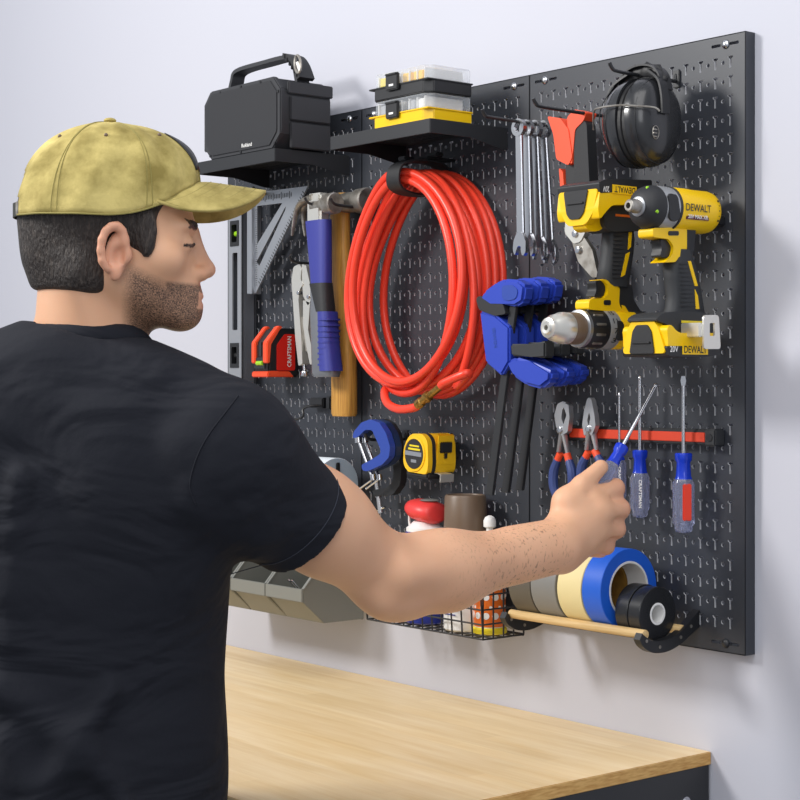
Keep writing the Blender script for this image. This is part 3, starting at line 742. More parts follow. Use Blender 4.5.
    side('grip_stripe', [(695, 289), (698, 296), (699.5, 309), (696, 309)], .05, 'yellow', .0, .02, cx=.57)
    side('trigger', [(660, 239), (669, 240), (673, 248), (669, 258), (660, 257), (662, 248)], .32, 'black_plastic', .1)
    # foot and battery on side plane x = +1.5
    side('foot', [(655, 320), (662, 313.5), (674, 311.5), (697, 311.5), (713, 315), (716, 334), (676, 334), (669, 325)], 1.0, 'grip', .12, .3)
    g = G(); a, b = ov(692, 322, u0 - 1.0); g.box((1.01, -a, v0 - b), (.03, 1.6, .12)); g.build('fuel_gauge', 'label_yellow', r)
    bt = side('battery_pack', [(668, 350), (668, 338), (667, 328), (671, 324), (678, 333), (718, 333), (720, 349)], 1.5, 'yellow', .12, .25)
    side('battery_base', [(667, 346), (721, 346), (719, 355), (700, 357.5), (668, 356)], 1.52, 'black_plastic', .08, .1, parent=bt)
    fo, fv = ov(668, 338, u0 - 1.5)
    g = G(); zc = v0 - fv
    g.prism(rp([(-1.45, -.75), (1.45, -.75), (.95, .55), (.6, .95), (-.75, .95), (-1.1, .5)], .2), -fo - .12, -fo + .35, 'y', .08); f_ = g.build('battery_nose', 'yellow', bt)
    f_.location.z = zc * I
    g = G(); g.prism(rp([(-.9, -.75), (.75, -.75), (.55, .35), (.3, .68), (-.45, .68), (-.7, .35)], .1), -fo - .2, -fo, 'y', .04)
    g.box((-.08, -fo - .24, -.2), (1.2, .1, .1), .02); l_ = g.build('latch', 'rubber', bt); l_.location.z = zc * I
    a, b = ov(694, 349.5, u0 - 1.54); g = G(); g.box((1.53, -a + .1, v0 - b), (.04, 1.9, .5)); st = g.build('label_plate', 'yellow', bt)
    text('DEWALT', (1.55, -a + .1, v0 - b), 1.7, .36, (0, 1, 0), (0, 0, 1), 'black_plastic', bt, depth=.01)
    a2, b2 = ov(674, 349, u0 - 1.54); text('20V', (1.53, -a2, v0 - b2), .6, .3, (0, 1, 0), (0, 0, 1), 'white', bt, depth=.02)
    # belt hook
    g = G(); pts = yz([(703, 315), (718, 315), (720, 349), (703, 349)], -.55, u0, v0); hl = yz([(709, 323), (714, 323), (714, 336), (709, 336)], -.55, u0, v0)
    g.holed(rp(pts, .2), [rp(hl, .08)], u0 + .5, u0 + .6, 'x')
    a, b = ov(699, 330, -.2); g.box((u0 - .1, -a - .1, v0 - b), (1.2, .5, .7), .04); g.build('belt_hook', 'bright_steel', r)
    g = G(); g.box((0, -.55, -.4), (1.1, .9, .5), .08); g.build('hanger_pad', 'black_plastic', r)
    return lab
impact()
def drill():
    u0, v0 = 6.4, 15.2
    r = thing('cordless_drill', 'yellow and black drill driver hung upside down with its battery at the top', 'power tool', W(u0, v0, 0))
    ax = (0, -1, 0)
    def side(name, pts, hw, m, bev=.08, rr=.15, cx=0., parent=None):
        g = G(); g.prism(rp(yz(pts, u0 - hw - cx, u0, v0), rr), cx - hw, cx + hw, 'x', bev); return g.build(name, m, parent or r)
    g = G(); g.lathe([(.12, 7.3), (.14, 7.98), (.3, 8.0), (.36, 7.9), (.52, 7.85), (.58, 7.6), (.68, 7.5), (.76, 7.1), (.82, 7.0), (.82, 6.5), (.74, 6.45)][::-1], (0, 0, 0), ax, 32); c_ = g.build('chuck', 'bright_steel', r)
    for k in range(9):
        a = 2 * PI * k / 9; g = G(); g.box((.8 * math.cos(a), -6.8, .8 * math.sin(a)), (.07, .35, .07), .02, Matrix.Rotation(-a, 3, 'Y')); g.build('chuck_flute', 'bright_steel', c_)
    g = G(); g.lathe([(.78, 6.5), (.84, 6.35), (.84, 5.75), (.8, 5.6)][::-1], (0, 0, 0), ax, 36); g.build('chuck_sleeve', 'brown', r)
    g = G(); g.lathe([(.86, 5.75), (.98, 5.7), (.98, 5.5), (.9, 5.45)][::-1], (0, 0, 0), ax, 40); g.build('ring', 'alu', r)
    g = G(); g.lathe([(.95, 5.5), (1.02, 5.2), (1.05, 4.3), (1.0, 4.2)][::-1], (0, 0, 0), ax, 40)
    cl = g.build('clutch_collar', 'black_plastic', r)
    for k in range(12):
        a = 2 * PI * k / 12 + .2; g = G(); g.box((1.03 * math.cos(a), -4.95, 1.03 * math.sin(a)), (.1, .7, .14), .03, Matrix.Rotation(-a, 3, 'Y')); g.build('collar_rib', 'dull_steel', cl)
    g = G(); g.lathe([(1.06, 4.28), (1.08, 3.5), (1.0, 3.35)][::-1], (0, 0, 0), ax, 40); sr = g.build('speed_ring', 'silver_paint', r)
    for k, s_ in enumerate(('15', '11', '7', '3')):
        a = math.radians(50 - 28 * k); n = Vector((math.cos(a), 0, math.sin(a)))
        text(s_, n * 1.075 + Vector((0, -3.9, 0)), .32, .28, (0, 1, 0), (-math.sin(a), 0, math.cos(a)), 'black_plastic', sr, depth=.01)
    g = G(); g.lathe([(.6, .8), (.95, .95), (1.05, 1.3), (1.05, 3.4), (.98, 3.6)], (0, 0, 0), ax, 40); g.build('motor_housing', 'yellow', r)
    g = G(); g.lathe([(.5, .7), (.9, .8), (1.08, 1.2), (1.08, 1.9), (1.05, 1.95)], (0, 0, 0), ax, 40); g.build('motor_end_cap', 'rubber', r)
    side('housing_pad', [(618, 320), (624, 322), (624, 341), (617, 340)], .06, 'rubber', .03, cx=1.02)
    side('handle_frame', [(602, 279), (608, 280), (611, 285), (620, 287), (619, 304), (623, 311), (637, 320), (630, 330), (616, 325), (606, 311), (589, 309.5), (589, 301), (592, 299), (605, 298), (609, 292), (607, 284)], .5, 'yellow', .1)
    side('handle_vent', [(604, 300), (611, 300), (611, 305), (604, 305)], .02, 'black_plastic', .0, cx=.51)
    side('handle_back', [(620, 286), (632, 284), (634, 300), (645, 318), (640, 328), (624, 310), (619, 303)], .48, 'rubber', .08)
    side('housing_stripe', [(622, 305), (625, 306), (631, 316), (629, 319), (624, 314)], .03, 'yellow', .0, .02, cx=.49)
    grip(r, u0, v0, [(229, 603, 633), (240, 602, 634), (252, 601, 633), (266, 599, 631), (278, 597, 629), (287, 600, 628)])
    for k in range(11):
        y_ = 236 + k * 4.2; g = G(); a0, b0 = ov(613 - k * .2, y_, u0 - .56); a1, _ = ov(624, y_, u0 - .56)
        g.box((.59, -(a0 + a1) / 2, v0 - b0), (.03, abs(a0 - a1), .06), .01); g.build('grip_rib', 'rubber', r)
    side('grip_stripe', [(629, 232), (632, 232), (631, 247), (628, 250)], .05, 'yellow', .0, .02, cx=.57)
    side('grip_stripe', [(626, 254), (630, 252), (625, 275), (621, 277)], .05, 'yellow', .0, .02, cx=.57)
    side('trigger', [(595, 281), (602, 280), (606, 288), (603, 297), (594, 297), (597, 289)], .32, 'black_plastic', .1)
    side('foot', [(604, 210), (612, 203), (652, 203), (652, 230), (612, 232), (604, 226)], .8, 'grip', .12, .3)
    g = G(); a, b = ov(626, 216, u0 - .8); g.box((.81, -a, v0 - b), (.03, 1.6, .12)); g.build('fuel_gauge', 'orange_label', r)
    bt = side('battery_pack', [(600, 188), (650, 188), (650, 204), (612, 205), (604, 214), (600, 220), (598, 210)], 1.5, 'yellow', .12, .25)
    side('battery_base', [(599, 182), (607, 179), (652, 180), (652, 190), (600, 193)], 1.52, 'black_plastic', .08, .1, parent=bt)
    fo, fv = ov(600, 205, u0 - 1.5); zc = v0 - fv
    g = G(); g.prism(rp([(-1.45, .85), (1.45, .85), (1.1, -.35), (.6, -.95), (-.75, -.95), (-1.15, -.35)], .2), -fo - .12, -fo + .35, 'y', .08); f_ = g.build('battery_nose', 'yellow', bt); f_.location.z = zc * I
    g = G(); g.prism(rp([(-.95, .85), (.8, .85), (.5, -.3), (.2, -.62), (-.5, -.62), (-.75, -.3)], .1), -fo - .2, -fo, 'y', .04)
    g.box((-.08, -fo - .24, .2), (1.2, .1, .1), .02); l_ = g.build('latch', 'rubber', bt); l_.location.z = zc * I
    side('battery_tongue', [(590, 216), (606, 214), (603, 230), (592, 232), (585, 227)], .5, 'yellow', .15, .3, cx=.0)
    a, b = ov(624, 190, u0 - 1.54); g = G(); g.box((1.53, -a + .05, v0 - b), (.04, 1.8, .46)); g.build('label_plate', 'yellow', bt)
    text('DEWALT', (1.55, -a + .05, v0 - b), 1.55, .32, (0, -1, 0), (0, 0, -1), 'black_plastic', bt, depth=.01)
    a2, b2 = ov(606, 189, u0 - 1.54); text('20V', (1.53, -a2, v0 - b2), .45, .3, (0, -1, 0), (0, 0, -1), 'white', bt, depth=.02)
    g = G(); g.box((0, -.5, 0), (1.1, 1.0, .5), .08); g.build('hanger_pad', 'black_plastic', r)
drill()

# ================================================================== bar clamps
def clamp():
    o, u0, v0 = 3.4, 16.0, 13.0
    r = thing('bar_clamp', 'blue quick grip bar clamp, front one of the row of three', 'clamp', W(u0, v0, o), group='blue quick grip bar clamps')
    def pr(name, pts, a, b, m, bev=.08, rr=.15, parent=None):
        g = G(); g.prism(rp(xz(pts, o, u0, v0), rr), a, b, 'y', bev); return g.build(name, m, parent or r)
    h = pr('fixed_jaw', [(484, 301), (488, 292), (500, 283), (509, 279), (523, 280), (530, 286), (528, 302), (520, 307), (506, 304), (496, 301)], -.42, .42, 'blue_clamp', .16, 0)
    pr('jaw_inset', [(508, 286), (518, 285), (524, 290), (522, 299), (514, 301), (508, 299)], -.47, -.38, 'blue_iron', .04, parent=h)
    pr('jaw_pad', [(481, 299), (484, 296), (496, 298), (508, 304), (511, 314), (500, 316), (484, 310)], -.4, .4, 'rubber', .12)
    b_ = pr('sliding_body', [(484, 311), (500, 315), (514, 327), (514, 362), (506, 376), (490, 362)], -.4, .4, 'blue_clamp', .12, 0)
    q = xz([(500, 338)], o, u0, v0)[0]; text('IRWIN', (q[0], -.4, q[1]), 1.1, .28, (.17, 0, -.98), (.98, 0, .17), 'blue_iron', b_, depth=.02)
    pr('lower_pad', [(515, 344), (536, 344), (550, 341), (550, 358), (536, 357), (516, 356)], -.4, .4, 'grip', .1, 0)
    pr('trigger_handle', [(510, 362), (520, 357), (536, 362), (556, 371), (555, 381), (545, 389), (530, 385), (517, 376)], -.42, .42, 'blue_clamp', .18, 0)
    p0, p1 = xz([(517, 283), (490, 495)], o, u0, v0)
    g = G(); g.prism([(p0[0] - .28, p0[1]), (p0[0] + .28, p0[1]), (p1[0] + .3, p1[1]), (p1[0] - .3, p1[1])], -.1, .1, 'y', .03); g.build('bar', 'black_steel', r)
    return r
c0 = clamp()
dup(c0, W(15.85, 12.9, 2.3), None, 'blue quick grip bar clamp, middle one of the row of three')
dup(c0, W(15.75, 12.8, 1.3), None, 'blue quick grip bar clamp, rear one of the row of three, nearest the board')

# ================================================================== hose
def hose():
    u0, v0 = 23.7, 5.2
    r = thing('air_hose', 'coiled red rubber air hose hanging at the middle of the board', 'hose', W(u0, v0, 0))
    loops = [  # rx, rz, cx shift, o, ztop
        (6.5, 7.1, .25, .7, .0), (6.2, 6.6, .5, 1.1, -.2), (6.75, 6.95, -.05, 1.6, .05), (5.9, 6.3, .3, 2.0, -.35), (6.85, 7.0, -.25, 2.5, -.05), (5.7, 6.1, -.2, 2.9, -.4), (6.6, 6.8, -.35, 3.4, .0), (5.3, 5.9, -.1, 3.6, -.5), (5.95, 7.45, .45, 2.6, -.1)]
    loops = [(a * .93, b * .985, c + .1, d, e) for a, b, c, d, e in loops]; pts = []; n = 56; m = len(loops)
    for i in range(m):
        for k in range(n):
            t = k / n; a = 2 * PI * t; A = loops[i]; B_ = loops[min(i + 1, m - 1)]; f = t * t * (3 - 2 * t)
            rx, rz, cx, o, zt = [A[j] * (1 - f) + B_[j] * f for j in range(5)]
            if i == m - 1 and t > .40: break
            x = cx + rx * math.sin(a) * (1 - (.40 if math.sin(a) < 0 else .12) * ((1 + math.cos(a)) / 2) ** 2); z = zt - rz * (1 - math.cos(a)); pts.append((x, -o + .18 * math.sin(2 * a + i), z))
    q = xz([(420, 403), (441, 386)], 3.9, u0, v0)
    a = Vector((q[0][0], -3.9, q[0][1])); b = Vector((q[1][0], -3.9, q[1][1])); d2 = (b - a).normalized()
    e = Vector(pts[-1]); pts += [tuple(p) for p in smooth([e, b + d2 * 1.6 + Vector((.5, .5, .0)), b + d2 * .5, b], 6)[1:]]
    g = G(); g.tube(pts, .26, 10); g.build('tube', 'hose', r, ang=80)
    q = xz([(404, 409), (390, 403), (381, 391), (372, 380)], 3.4, u0, v0)
    tl = [a, a - d2 * .6, (q[0][0], -3.8, q[0][1]), (q[1][0], -3.6, q[1][1]), (q[2][0], -3.1, q[2][1]), (q[3][0], -1.6, q[3][1]), (q[3][0] - .5, -.7, q[3][1] + .5)]
    g = G(); g.tube(smooth(tl, 6), .26, 10); g.build('hose_tail', 'hose', r, ang=80)
    g = G(); L = (b - a).length
    g.lathe([(.2, -.3), (.3, -.25), (.3, .2), (.24, .25), (.24, .6), (.33, .62), (.33, .95), (.22, 1.0), (.22, L + .1)], a, d2, 12); g.build('fitting', 'brass', r, ang=30)
    hu, hv = 23.5, 5.5
    k = thing('hose_wrap', 'black strap hanger gripping the top of the red hose coil', 'strap', W(hu, hv, 0))
    g = G(); rings = []
    for i in range(33):
        a = 2 * PI * i / 32; c_, s_ = math.cos(a), math.sin(a); ry_, rz_ = 2.0, .95
        def rg(x, q): return (x + .22 * s_, -2.15 + (ry_ + q) * math.copysign(abs(c_) ** .75, c_), -.02 + (rz_ + q) * math.copysign(abs(s_) ** .75, s_))
        rings.append([rg(-.6, 0), rg(.6, 0), rg(.6, .12), rg(-.6, .12)])
    g.ring_loft(rings, cap=False); g.build('strap', 'rubber', k)
    g = G(); g.box((.5, -1.2, 1.15), (1.0, 2.3, .14), .04); g.box((.9, -1.6, 1.35), (.9, .6, .3), .08); g.build('bracket', 'black_plastic', k)
    g = G(); g.box((-.1, -3.1, 1.1), (.7, .8, .25), .06); g.build('buckle', 'black_plastic', k)
hose()

# ================================================================== box level
def level():
    u0 = 44.65; vt = 4.5
    r = thing('box_level', 'long grey aluminium box level standing on the left end of the board', 'level', W(u0, vt, 0))
    L = 24.; w_ = 1.8
    def rc(x0, x1, z0, z1): return [(x0, z0), (x1, z0), (x1, z1), (x0, z1)]
    wins = [(-.45, .45, -3.75, -2.1), (-.45, .45, -12.4, -10.8), (-.45, .45, -21.1, -19.5)]
    slots = [(-.3, .35, -9.8, -4.3), (-.3, .35, -18.8, -13.2), (-.3, .35, -1.6, -.5)]
    g = G(); g.holed(rc(-w_ / 2, w_ / 2, -L, 0), [rp(rc(*q), .1, 3) for q in wins + slots], -1.62, -1.5); g.build('face_plate', 'level_face', r)
    g = G(); g.box((w_ / 2 - .06, -1.0, -L / 2), (.12, 1.24, L), .03); g.box((-w_ / 2 + .06, -1.0, -L / 2), (.12, 1.24, L), .03); g.box((0, -.5, -L / 2), (w_, .1, L)); g.build('body', 'level_side', r)
    for q in wins:
        x0, x1, z0, z1 = q; zc = (z0 + z1) / 2
        g = G(); g.holed(rc(x0 - .08, x1 + .08, z0 - .08, z1 + .08), [rp(rc(x0 + .12, x1 - .12, z0 + .2, z1 - .2), .1)], -1.68, -1.2); v_ = g.build('vial_frame', 'black_plastic', r)
        g = G(); g.cyl((-.3, -1.3, zc), (.3, -1.3, zc), .2, seg=16); g.build('vial', 'green' if q is wins[0] else 'lens', v_)
        g = G(); g.box((0, -1.1, zc), (.8, .08, z1 - z0)); g.build('vial_back', 'lens', v_)
level()

# ================================================================== speed square
def square():
    o, u0, v0 = 1.5, 43.0, 4.3
    r = thing('speed_square', 'silver triangular speed square with scale marks, between the level and the hammers', 'square', W(u0, v0, o))
    X = lambda p: xz(p, o, u0, v0)
    out = X([(254, 193), (308.5, 186), (256, 294), (252, 294)])
    h1 = X([(258, 206), (283, 203), (258, 244)]); h2 = X([(286.5, 206), (286, 210), (260, 266), (257, 262)])
    g = G(); g.holed(out, [h1, h2], -.06, .06); b_ = g.build('blade', 'alu', r)
    f = X([(251, 188), (256, 188), (256, 294), (251, 294)])
    g = G(); g.prism(f, -.35, .45, 'y', .03); g.build('fence', 'alu', r)
    g = G(); a, b = Vector(X([(303, 191)])[0]), Vector(X([(259, 281)])[0])
    d = (b - a); dn = Vector((d.y, -d.x)).normalized()
    for k in range(34):
        p = a + d * (k / 33) ; q = p - (-dn) * 0 + dn * .1; l_ = .22 if k % 5 else .4
        c = p + dn * (-l_ / 2 - .05) if True else p
        g.box((c.x, -.075, c.y), (l_, .02, .04), 0, Matrix.Rotation(math.atan2(-dn.y, dn.x), 3, 'Y'))
    a, b = Vector(X([(258, 199)])[0]), Vector(X([(292, 194.5)])[0])
    for k in range(22):
        p = a + (b - a) * k / 21; g.box((p.x, -.075, p.y), (.035, .02, .3 if k % 5 else .5))
    a, b = Vector(X([(257.3, 210)])[0]), Vector(X([(257.3, 285)])[0])
    for k in range(36):
        p = a + (b - a) * k / 35; g.box((p.x, -.075, p.y), (.14 if k % 4 else .24, .02, .035))
    g.build('scale_marks', 'black_plastic', b_)
square()

# ================================================================== hammers
def loft_handle(g, secs, oy=0.):                  # secs: (x, z, half width, half depth)
    rings = []
    for x, z, hw, hd in secs: rings.append([(x + hw * math.copysign(abs(math.cos(a)) ** .7, math.cos(a)), oy + hd * math.copysign(abs(math.sin(a)) ** .7, math.sin(a)), z) for a in [2 * PI * i / 20 for i in range(20)]])
    g.ring_loft(rings)
def claw():
    o, u0, v0 = 2.6, 34.2, 5.9
    r = thing('claw_hammer', 'claw hammer with a blue and grey rubber grip', 'hammer', W(u0, v0, o))
    X = lambda x, y: xz([(x, y)], o, u0, v0)[0]
    fx, fz = X(336, 203); hx, hz = X(319, 204)
    g = G(); g.lathe([(.5, -2.3), (.48, -1.5), (.5, -1.1), (.66, -.9), (.7, -.7), (.7, -.06), (.64, 0)], (fx, 0, fz), (1, 0, 0), 32); hd = g.build('face', 'dull_steel', r)
    g = G(); g.box((hx - .1, 0, hz - .3), (1.5, .85, 2.0), .15); g.build('cheek', 'bright_steel', r)
    for s_ in (-1, 1):
        g = G(); c = [X(316, 198), X(306, 202), X(300, 212), X(296.5 if s_ < 0 else 301, 236)]
        P = smooth([(c[0][0], s_ * .12, c[0][1]), (c[1][0], s_ * .2, c[1][1]), (c[2][0], s_ * .28, c[2][1]), (c[3][0], s_ * .36, c[3][1])], 6)
        g.tube(P, [.5 - .4 * i / (len(P) - 1) for i in range(len(P))], 12, flat=.55); g.build('claw', 'dull_steel', r)
    def sec(y, xl, xr, hd=.5): a = X(xl, y); b = X(xr, y); return ((a[0] + b[0]) / 2, a[1], (b[0] - a[0]) / 2, hd)
    g = G(); loft_handle(g, [sec(222, 308, 329), sec(240, 310, 329), sec(262, 312, 329), sec(286, 314, 329)]); g.build('handle', 'blue_grip', r)
    g = G(); loft_handle(g, [sec(284, 313.5, 329.5, .52), sec(300, 314, 330, .55), sec(315, 314, 331, .6), sec(345, 315, 334, .62), sec(372, 316, 337, .66), sec(377, 317, 336, .55)]); gp = g.build('grip', 'level_side', r)
    g = G(); q0, q1 = X(329, 312), X(330, 372)
    a = sec(312, 323, 333, .64); b = sec(345, 324, 335, .66); c = sec(371, 325, 338, .7)
    loft_handle(g, [a, b, c], -.03)
    for k in range(9): y_ = 320 + k * 5.6; s_ = sec(y_, 323.5, 335, .70); loft_handle(g, [(s_[0], s_[1] + .06, s_[2], s_[3]), (s_[0], s_[1] - .06, s_[2], s_[3])], -.03)
    g.build('grip_inlay', 'blue_grip', gp)
    g = G(); loft_handle(g, [sec(284, 313, 329.8, .53), sec(312, 321, 331.5, .61)], -.04); g.build('grip_neck', 'rubber', gp)
claw()
def sledge():
    o, u0, v0 = .95, 30.9, 5.9
    r = thing('wood_handled_hammer', 'heavy steel headed hammer with a long plain wooden handle', 'hammer', W(u0, v0, o))
    X = lambda x, y: xz([(x, y)], o, u0, v0)[0]
    fx, fz = X(368, 200)
    g = G(); g.lathe([(.6, -3.6), (.74, -3.5), (.76, -2.9), (.68, -2.6), (.68, -1.2), (.8, -.95), (.83, -.1), (.75, 0)], (fx, 0, fz), (1, 0, 0), 32); g.build('head', 'dull_steel', r)
    g = G(); s_ = []
    for y, xl, xr, hd in ((194, 337, 347, .35), (212, 333, 347.5, .42), (240, 332.5, 347.5, .45), (280, 334, 349, .48), (330, 334.5, 352.5, .55), (380, 335, 353.5, .6), (413, 335, 353.5, .6), (416, 336, 352.5, .55)):
        a = X(xl, y); b = X(xr, y); s_.append(((a[0] + b[0]) / 2, a[1], (b[0] - a[0]) / 2, hd))
    loft_handle(g, s_); g.build('handle', 'wood_handle', r)
sledge()

# ================================================================== locking pliers
def locking():
    o, u0, v0 = 1.3, 37.0, 13
    r = thing('locking_pliers', 'silver locking pliers hanging left of the claw hammer', 'pliers', W(u0, v0, o))
    def pr(name, pts, a, b, m='bright_steel', bev=.08, rr=.1):
        g = G(); g.prism(rp(xz(pts, o, u0, v0), rr), a, b, 'y', bev); return g.build(name, m, r)
    pr('upper_jaw', [(297, 267), (303, 264), (305, 268), (304, 280), (307, 284), (303, 290), (302, 300), (305, 340), (306, 364), (302, 366), (299, 340), (296, 295), (295, 280)], -.3, .3)
    pr('lower_jaw', [(305, 264), (309, 266), (313, 284), (314, 300), (311, 306), (306, 296), (305, 280)], -.25, .25)
    pr('lever_handle', [(306, 300), (313, 303), (311, 330), (314, 345), (317, 363), (313, 365), (309, 345), (306, 325)], -.25, .25)
    pr('link', [(302, 318), (305, 316), (310, 350), (307, 352)], -.1, .1, 'dull_steel', .03)
    for x, y in ((302, 293), (312, 297)):
        q = xz([(x, y)], o, u0, v0)[0]; g = G(); g.cyl((q[0], -.38, q[1]), (q[0], 0, q[1]), .14, seg=12, bev=.03); g.build('rivet', 'chrome', r)
    q = xz([(304, 362), (305, 375)], o, u0, v0); g = G(); g.cyl((q[0][0], 0, q[0][1]), (q[1][0], 0, q[1][1]), .12, seg=12); g.cyl((q[1][0], 0, q[1][1] + .25), (q[1][0], 0, q[1][1] - .1), .3, seg=16, bev=.04); g.build('adjusting_screw', 'chrome', r)
locking()

# ================================================================== laser level
def laser():
    u0, v0, o0 = 39.9, 17.65, 0
    r = thing('laser_level', 'small red and black laser level under the speed square', 'laser level', W(u0, v0, 0))
    # side profile (y, z): front at y = -2.6
    P = [(-2.6, .3), (-2.6, 2.3), (-1.75, 3.35), (-.1, 3.35), (-.1, 0), (-2.4, 0)]
    g = G(); g.prism(P, -.9, .9, 'x', .12); g.build('body', 'black_plastic', r)
    g = G(); g.prism(rp([(-1.95, .45), (-1.95, 2.2), (-1.3, 2.95), (-.45, 2.95), (-.45, .45)], .12), .8, .99, 'x', .04); s_ = g.build('side_panel', 'red', r)
    text('CRAFTSMAN', (.99, -.95, 1.75), 2.1, .34, (0, 0, 1), (0, -1, 0), 'white', s_, depth=.02)
    for x0, x1 in ((-.97, -.5), (.42, .97)):
        g = G(); g.prism([(-2.78, .95), (-2.78, 2.38), (-1.78, 3.5), (-1.5, 3.5), (-1.5, 3.3), (-1.75, 3.3), (-2.5, 2.25), (-2.5, .95)], x0, x1, 'x', .06); g.build('guard', 'orange', r)
    g = G(); g.prism([(-2.74, 0), (-2.74, .35), (-2.5, .42), (-.9, .42), (-.5, .0)], -.97, .97, 'x', .06); g.build('foot', 'orange', r)
    g = G(); g.box((-.1, -2.62, .95), (1.3, .14, .8), .05); w_ = g.build('vial_window', 'lens', r)
    g = G(); g.cyl((-.35, -2.68, .95), (.35, -2.68, .95), .16, seg=14); g.build('vial', 'green', w_)
    g = G(); g.box((-.05, -2.6, 1.9), (.3, .1, 1.0), .03); g.build('slit', 'lens', r)
laser()

# ================================================================== paper roll
def roll():
    u0, v0, o0 = 31.27, 24.64, 2.6
    r = thing('paper_towel_roll', 'pale blue roll of shop towels with a brown core on the board', 'paper roll', W(u0, v0, o0))
    g = G(); g.annulus((-10.5, 0, 0), (0, 0, 0), 1.75, .85); o = g.build('paper', ['paper', 'blue_paper'], r)
    for p in o.data.polygons:
        if abs(p.normal.x) > .8: p.material_index = 1
    g = G(); g.annulus((-10.5, 0, 0), (.02, 0, 0), .87, .8); g.build('core', 'card', r)
    h = thing('roll_holder', 'black arm holder carrying the pale blue towel roll', 'holder', W(u0, v0, 0))
    g = G(); g.cyl((-11, -2.6, .62), (.1, -2.6, .62), .12, seg=12); g.build('rod', 'black_steel', h)
    g = G(); g.box((.12, -2.6, .95), (.14, .3, 1.0), .05); g.build('end_tab', 'black_plastic', h)
    g = G(); g.box((-11.0, -1.3, .62), (.25, 2.7, .6), .08); g.build('arm', 'black_plastic', h)
roll()

# ================================================================== C clamps
def cclamp(o, label, m, name='c_clamp', dx=0, dy=0):
    u0, v0 = uv(378, 445, o)
    r = thing('c_clamp', label, 'clamp', W(u0, v0, o), group='C clamps hanging from one hook')
    T = lambda pts: xz([(340 + x / 6.667 + dx, 400 + y / 6.667 + dy) for x, y in pts], o, u0, v0)
    P = T([(100, 245), (112, 208), (160, 150), (220, 128), (280, 150), (325, 220), (352, 310), (345, 380), (300, 430), (200, 475), (167, 468), (160, 432), (230, 395), (288, 358), (288, 325), (245, 230), (232, 200), (185, 198), (145, 240), (115, 256)])
    g = G(); g.prism(rp(P, .12, 3), -.22, .22, 'y', .07); g.build('frame', m, r)
    g = G(); a, b = T([(122, 262), (222, 535)]); g.cyl((a[0], 0, a[1]), (b[0], 0, b[1]), .11, seg=12); g.cyl((a[0], 0, a[1] + .1), (a[0] + .05, 0, a[1] - .22), .24, seg=14); g.cyl((b[0] - .06, 0, b[1] + .35), (b[0], 0, b[1]), .19, seg=12); s_ = g.build('screw', 'chrome', r)
    a, b = T([(138, 590), (226, 520)]); g = G(); g.tube([(a[0], -.05, a[1]), (b[0], .05, b[1])], .06, 8); g.ell((a[0], -.05, a[1]), (.09, .09, .09), 10, 6); g.build('tommy_bar', 'chrome', s_)
    return r
cclamp(3.3, 'bright blue iron C clamp, front one beside the tape measure', 'blue_iron')
cclamp(2.6, 'dark blue iron C clamp just behind the bright blue one', 'blue_deep', dx=6.5, dy=0)
def bigc():
    o = 1.5; u0, v0 = uv(395, 460, o)
    r = thing('c_clamp', 'large black iron C clamp behind the two blue ones', 'clamp', W(u0, v0, o), group='C clamps hanging from one hook')
    T = lambda pts: xz([(340 + x / 6.667, 400 + y / 6.667) for x, y in pts], o, u0, v0)
    P = T([(225, 150), (250, 125), (300, 125), (350, 155), (388, 215), (405, 290), (405, 380), (430, 440), (422, 560), (372, 632), (240, 642), (232, 600), (330, 585), (372, 545), (378, 450), (352, 390), (352, 300), (330, 215), (295, 175), (240, 180)])
    g = G(); g.prism(rp(P, .15, 3), -.25, .25, 'y', .08); g.build('frame', 'black_steel', r)
    a, b = T([(245, 540), (272, 755)]); g = G(); g.cyl((a[0], 0, a[1]), (b[0], 0, b[1]), .17, seg=12); s_ = g.build('screw', 'steel', r)
    a, b = T([(195, 757), (300, 715)]); g = G(); g.tube([(a[0], 0, a[1]), (b[0], 0, b[1])], .08, 8); g.build('tommy_bar', 'chrome', s_)
bigc()

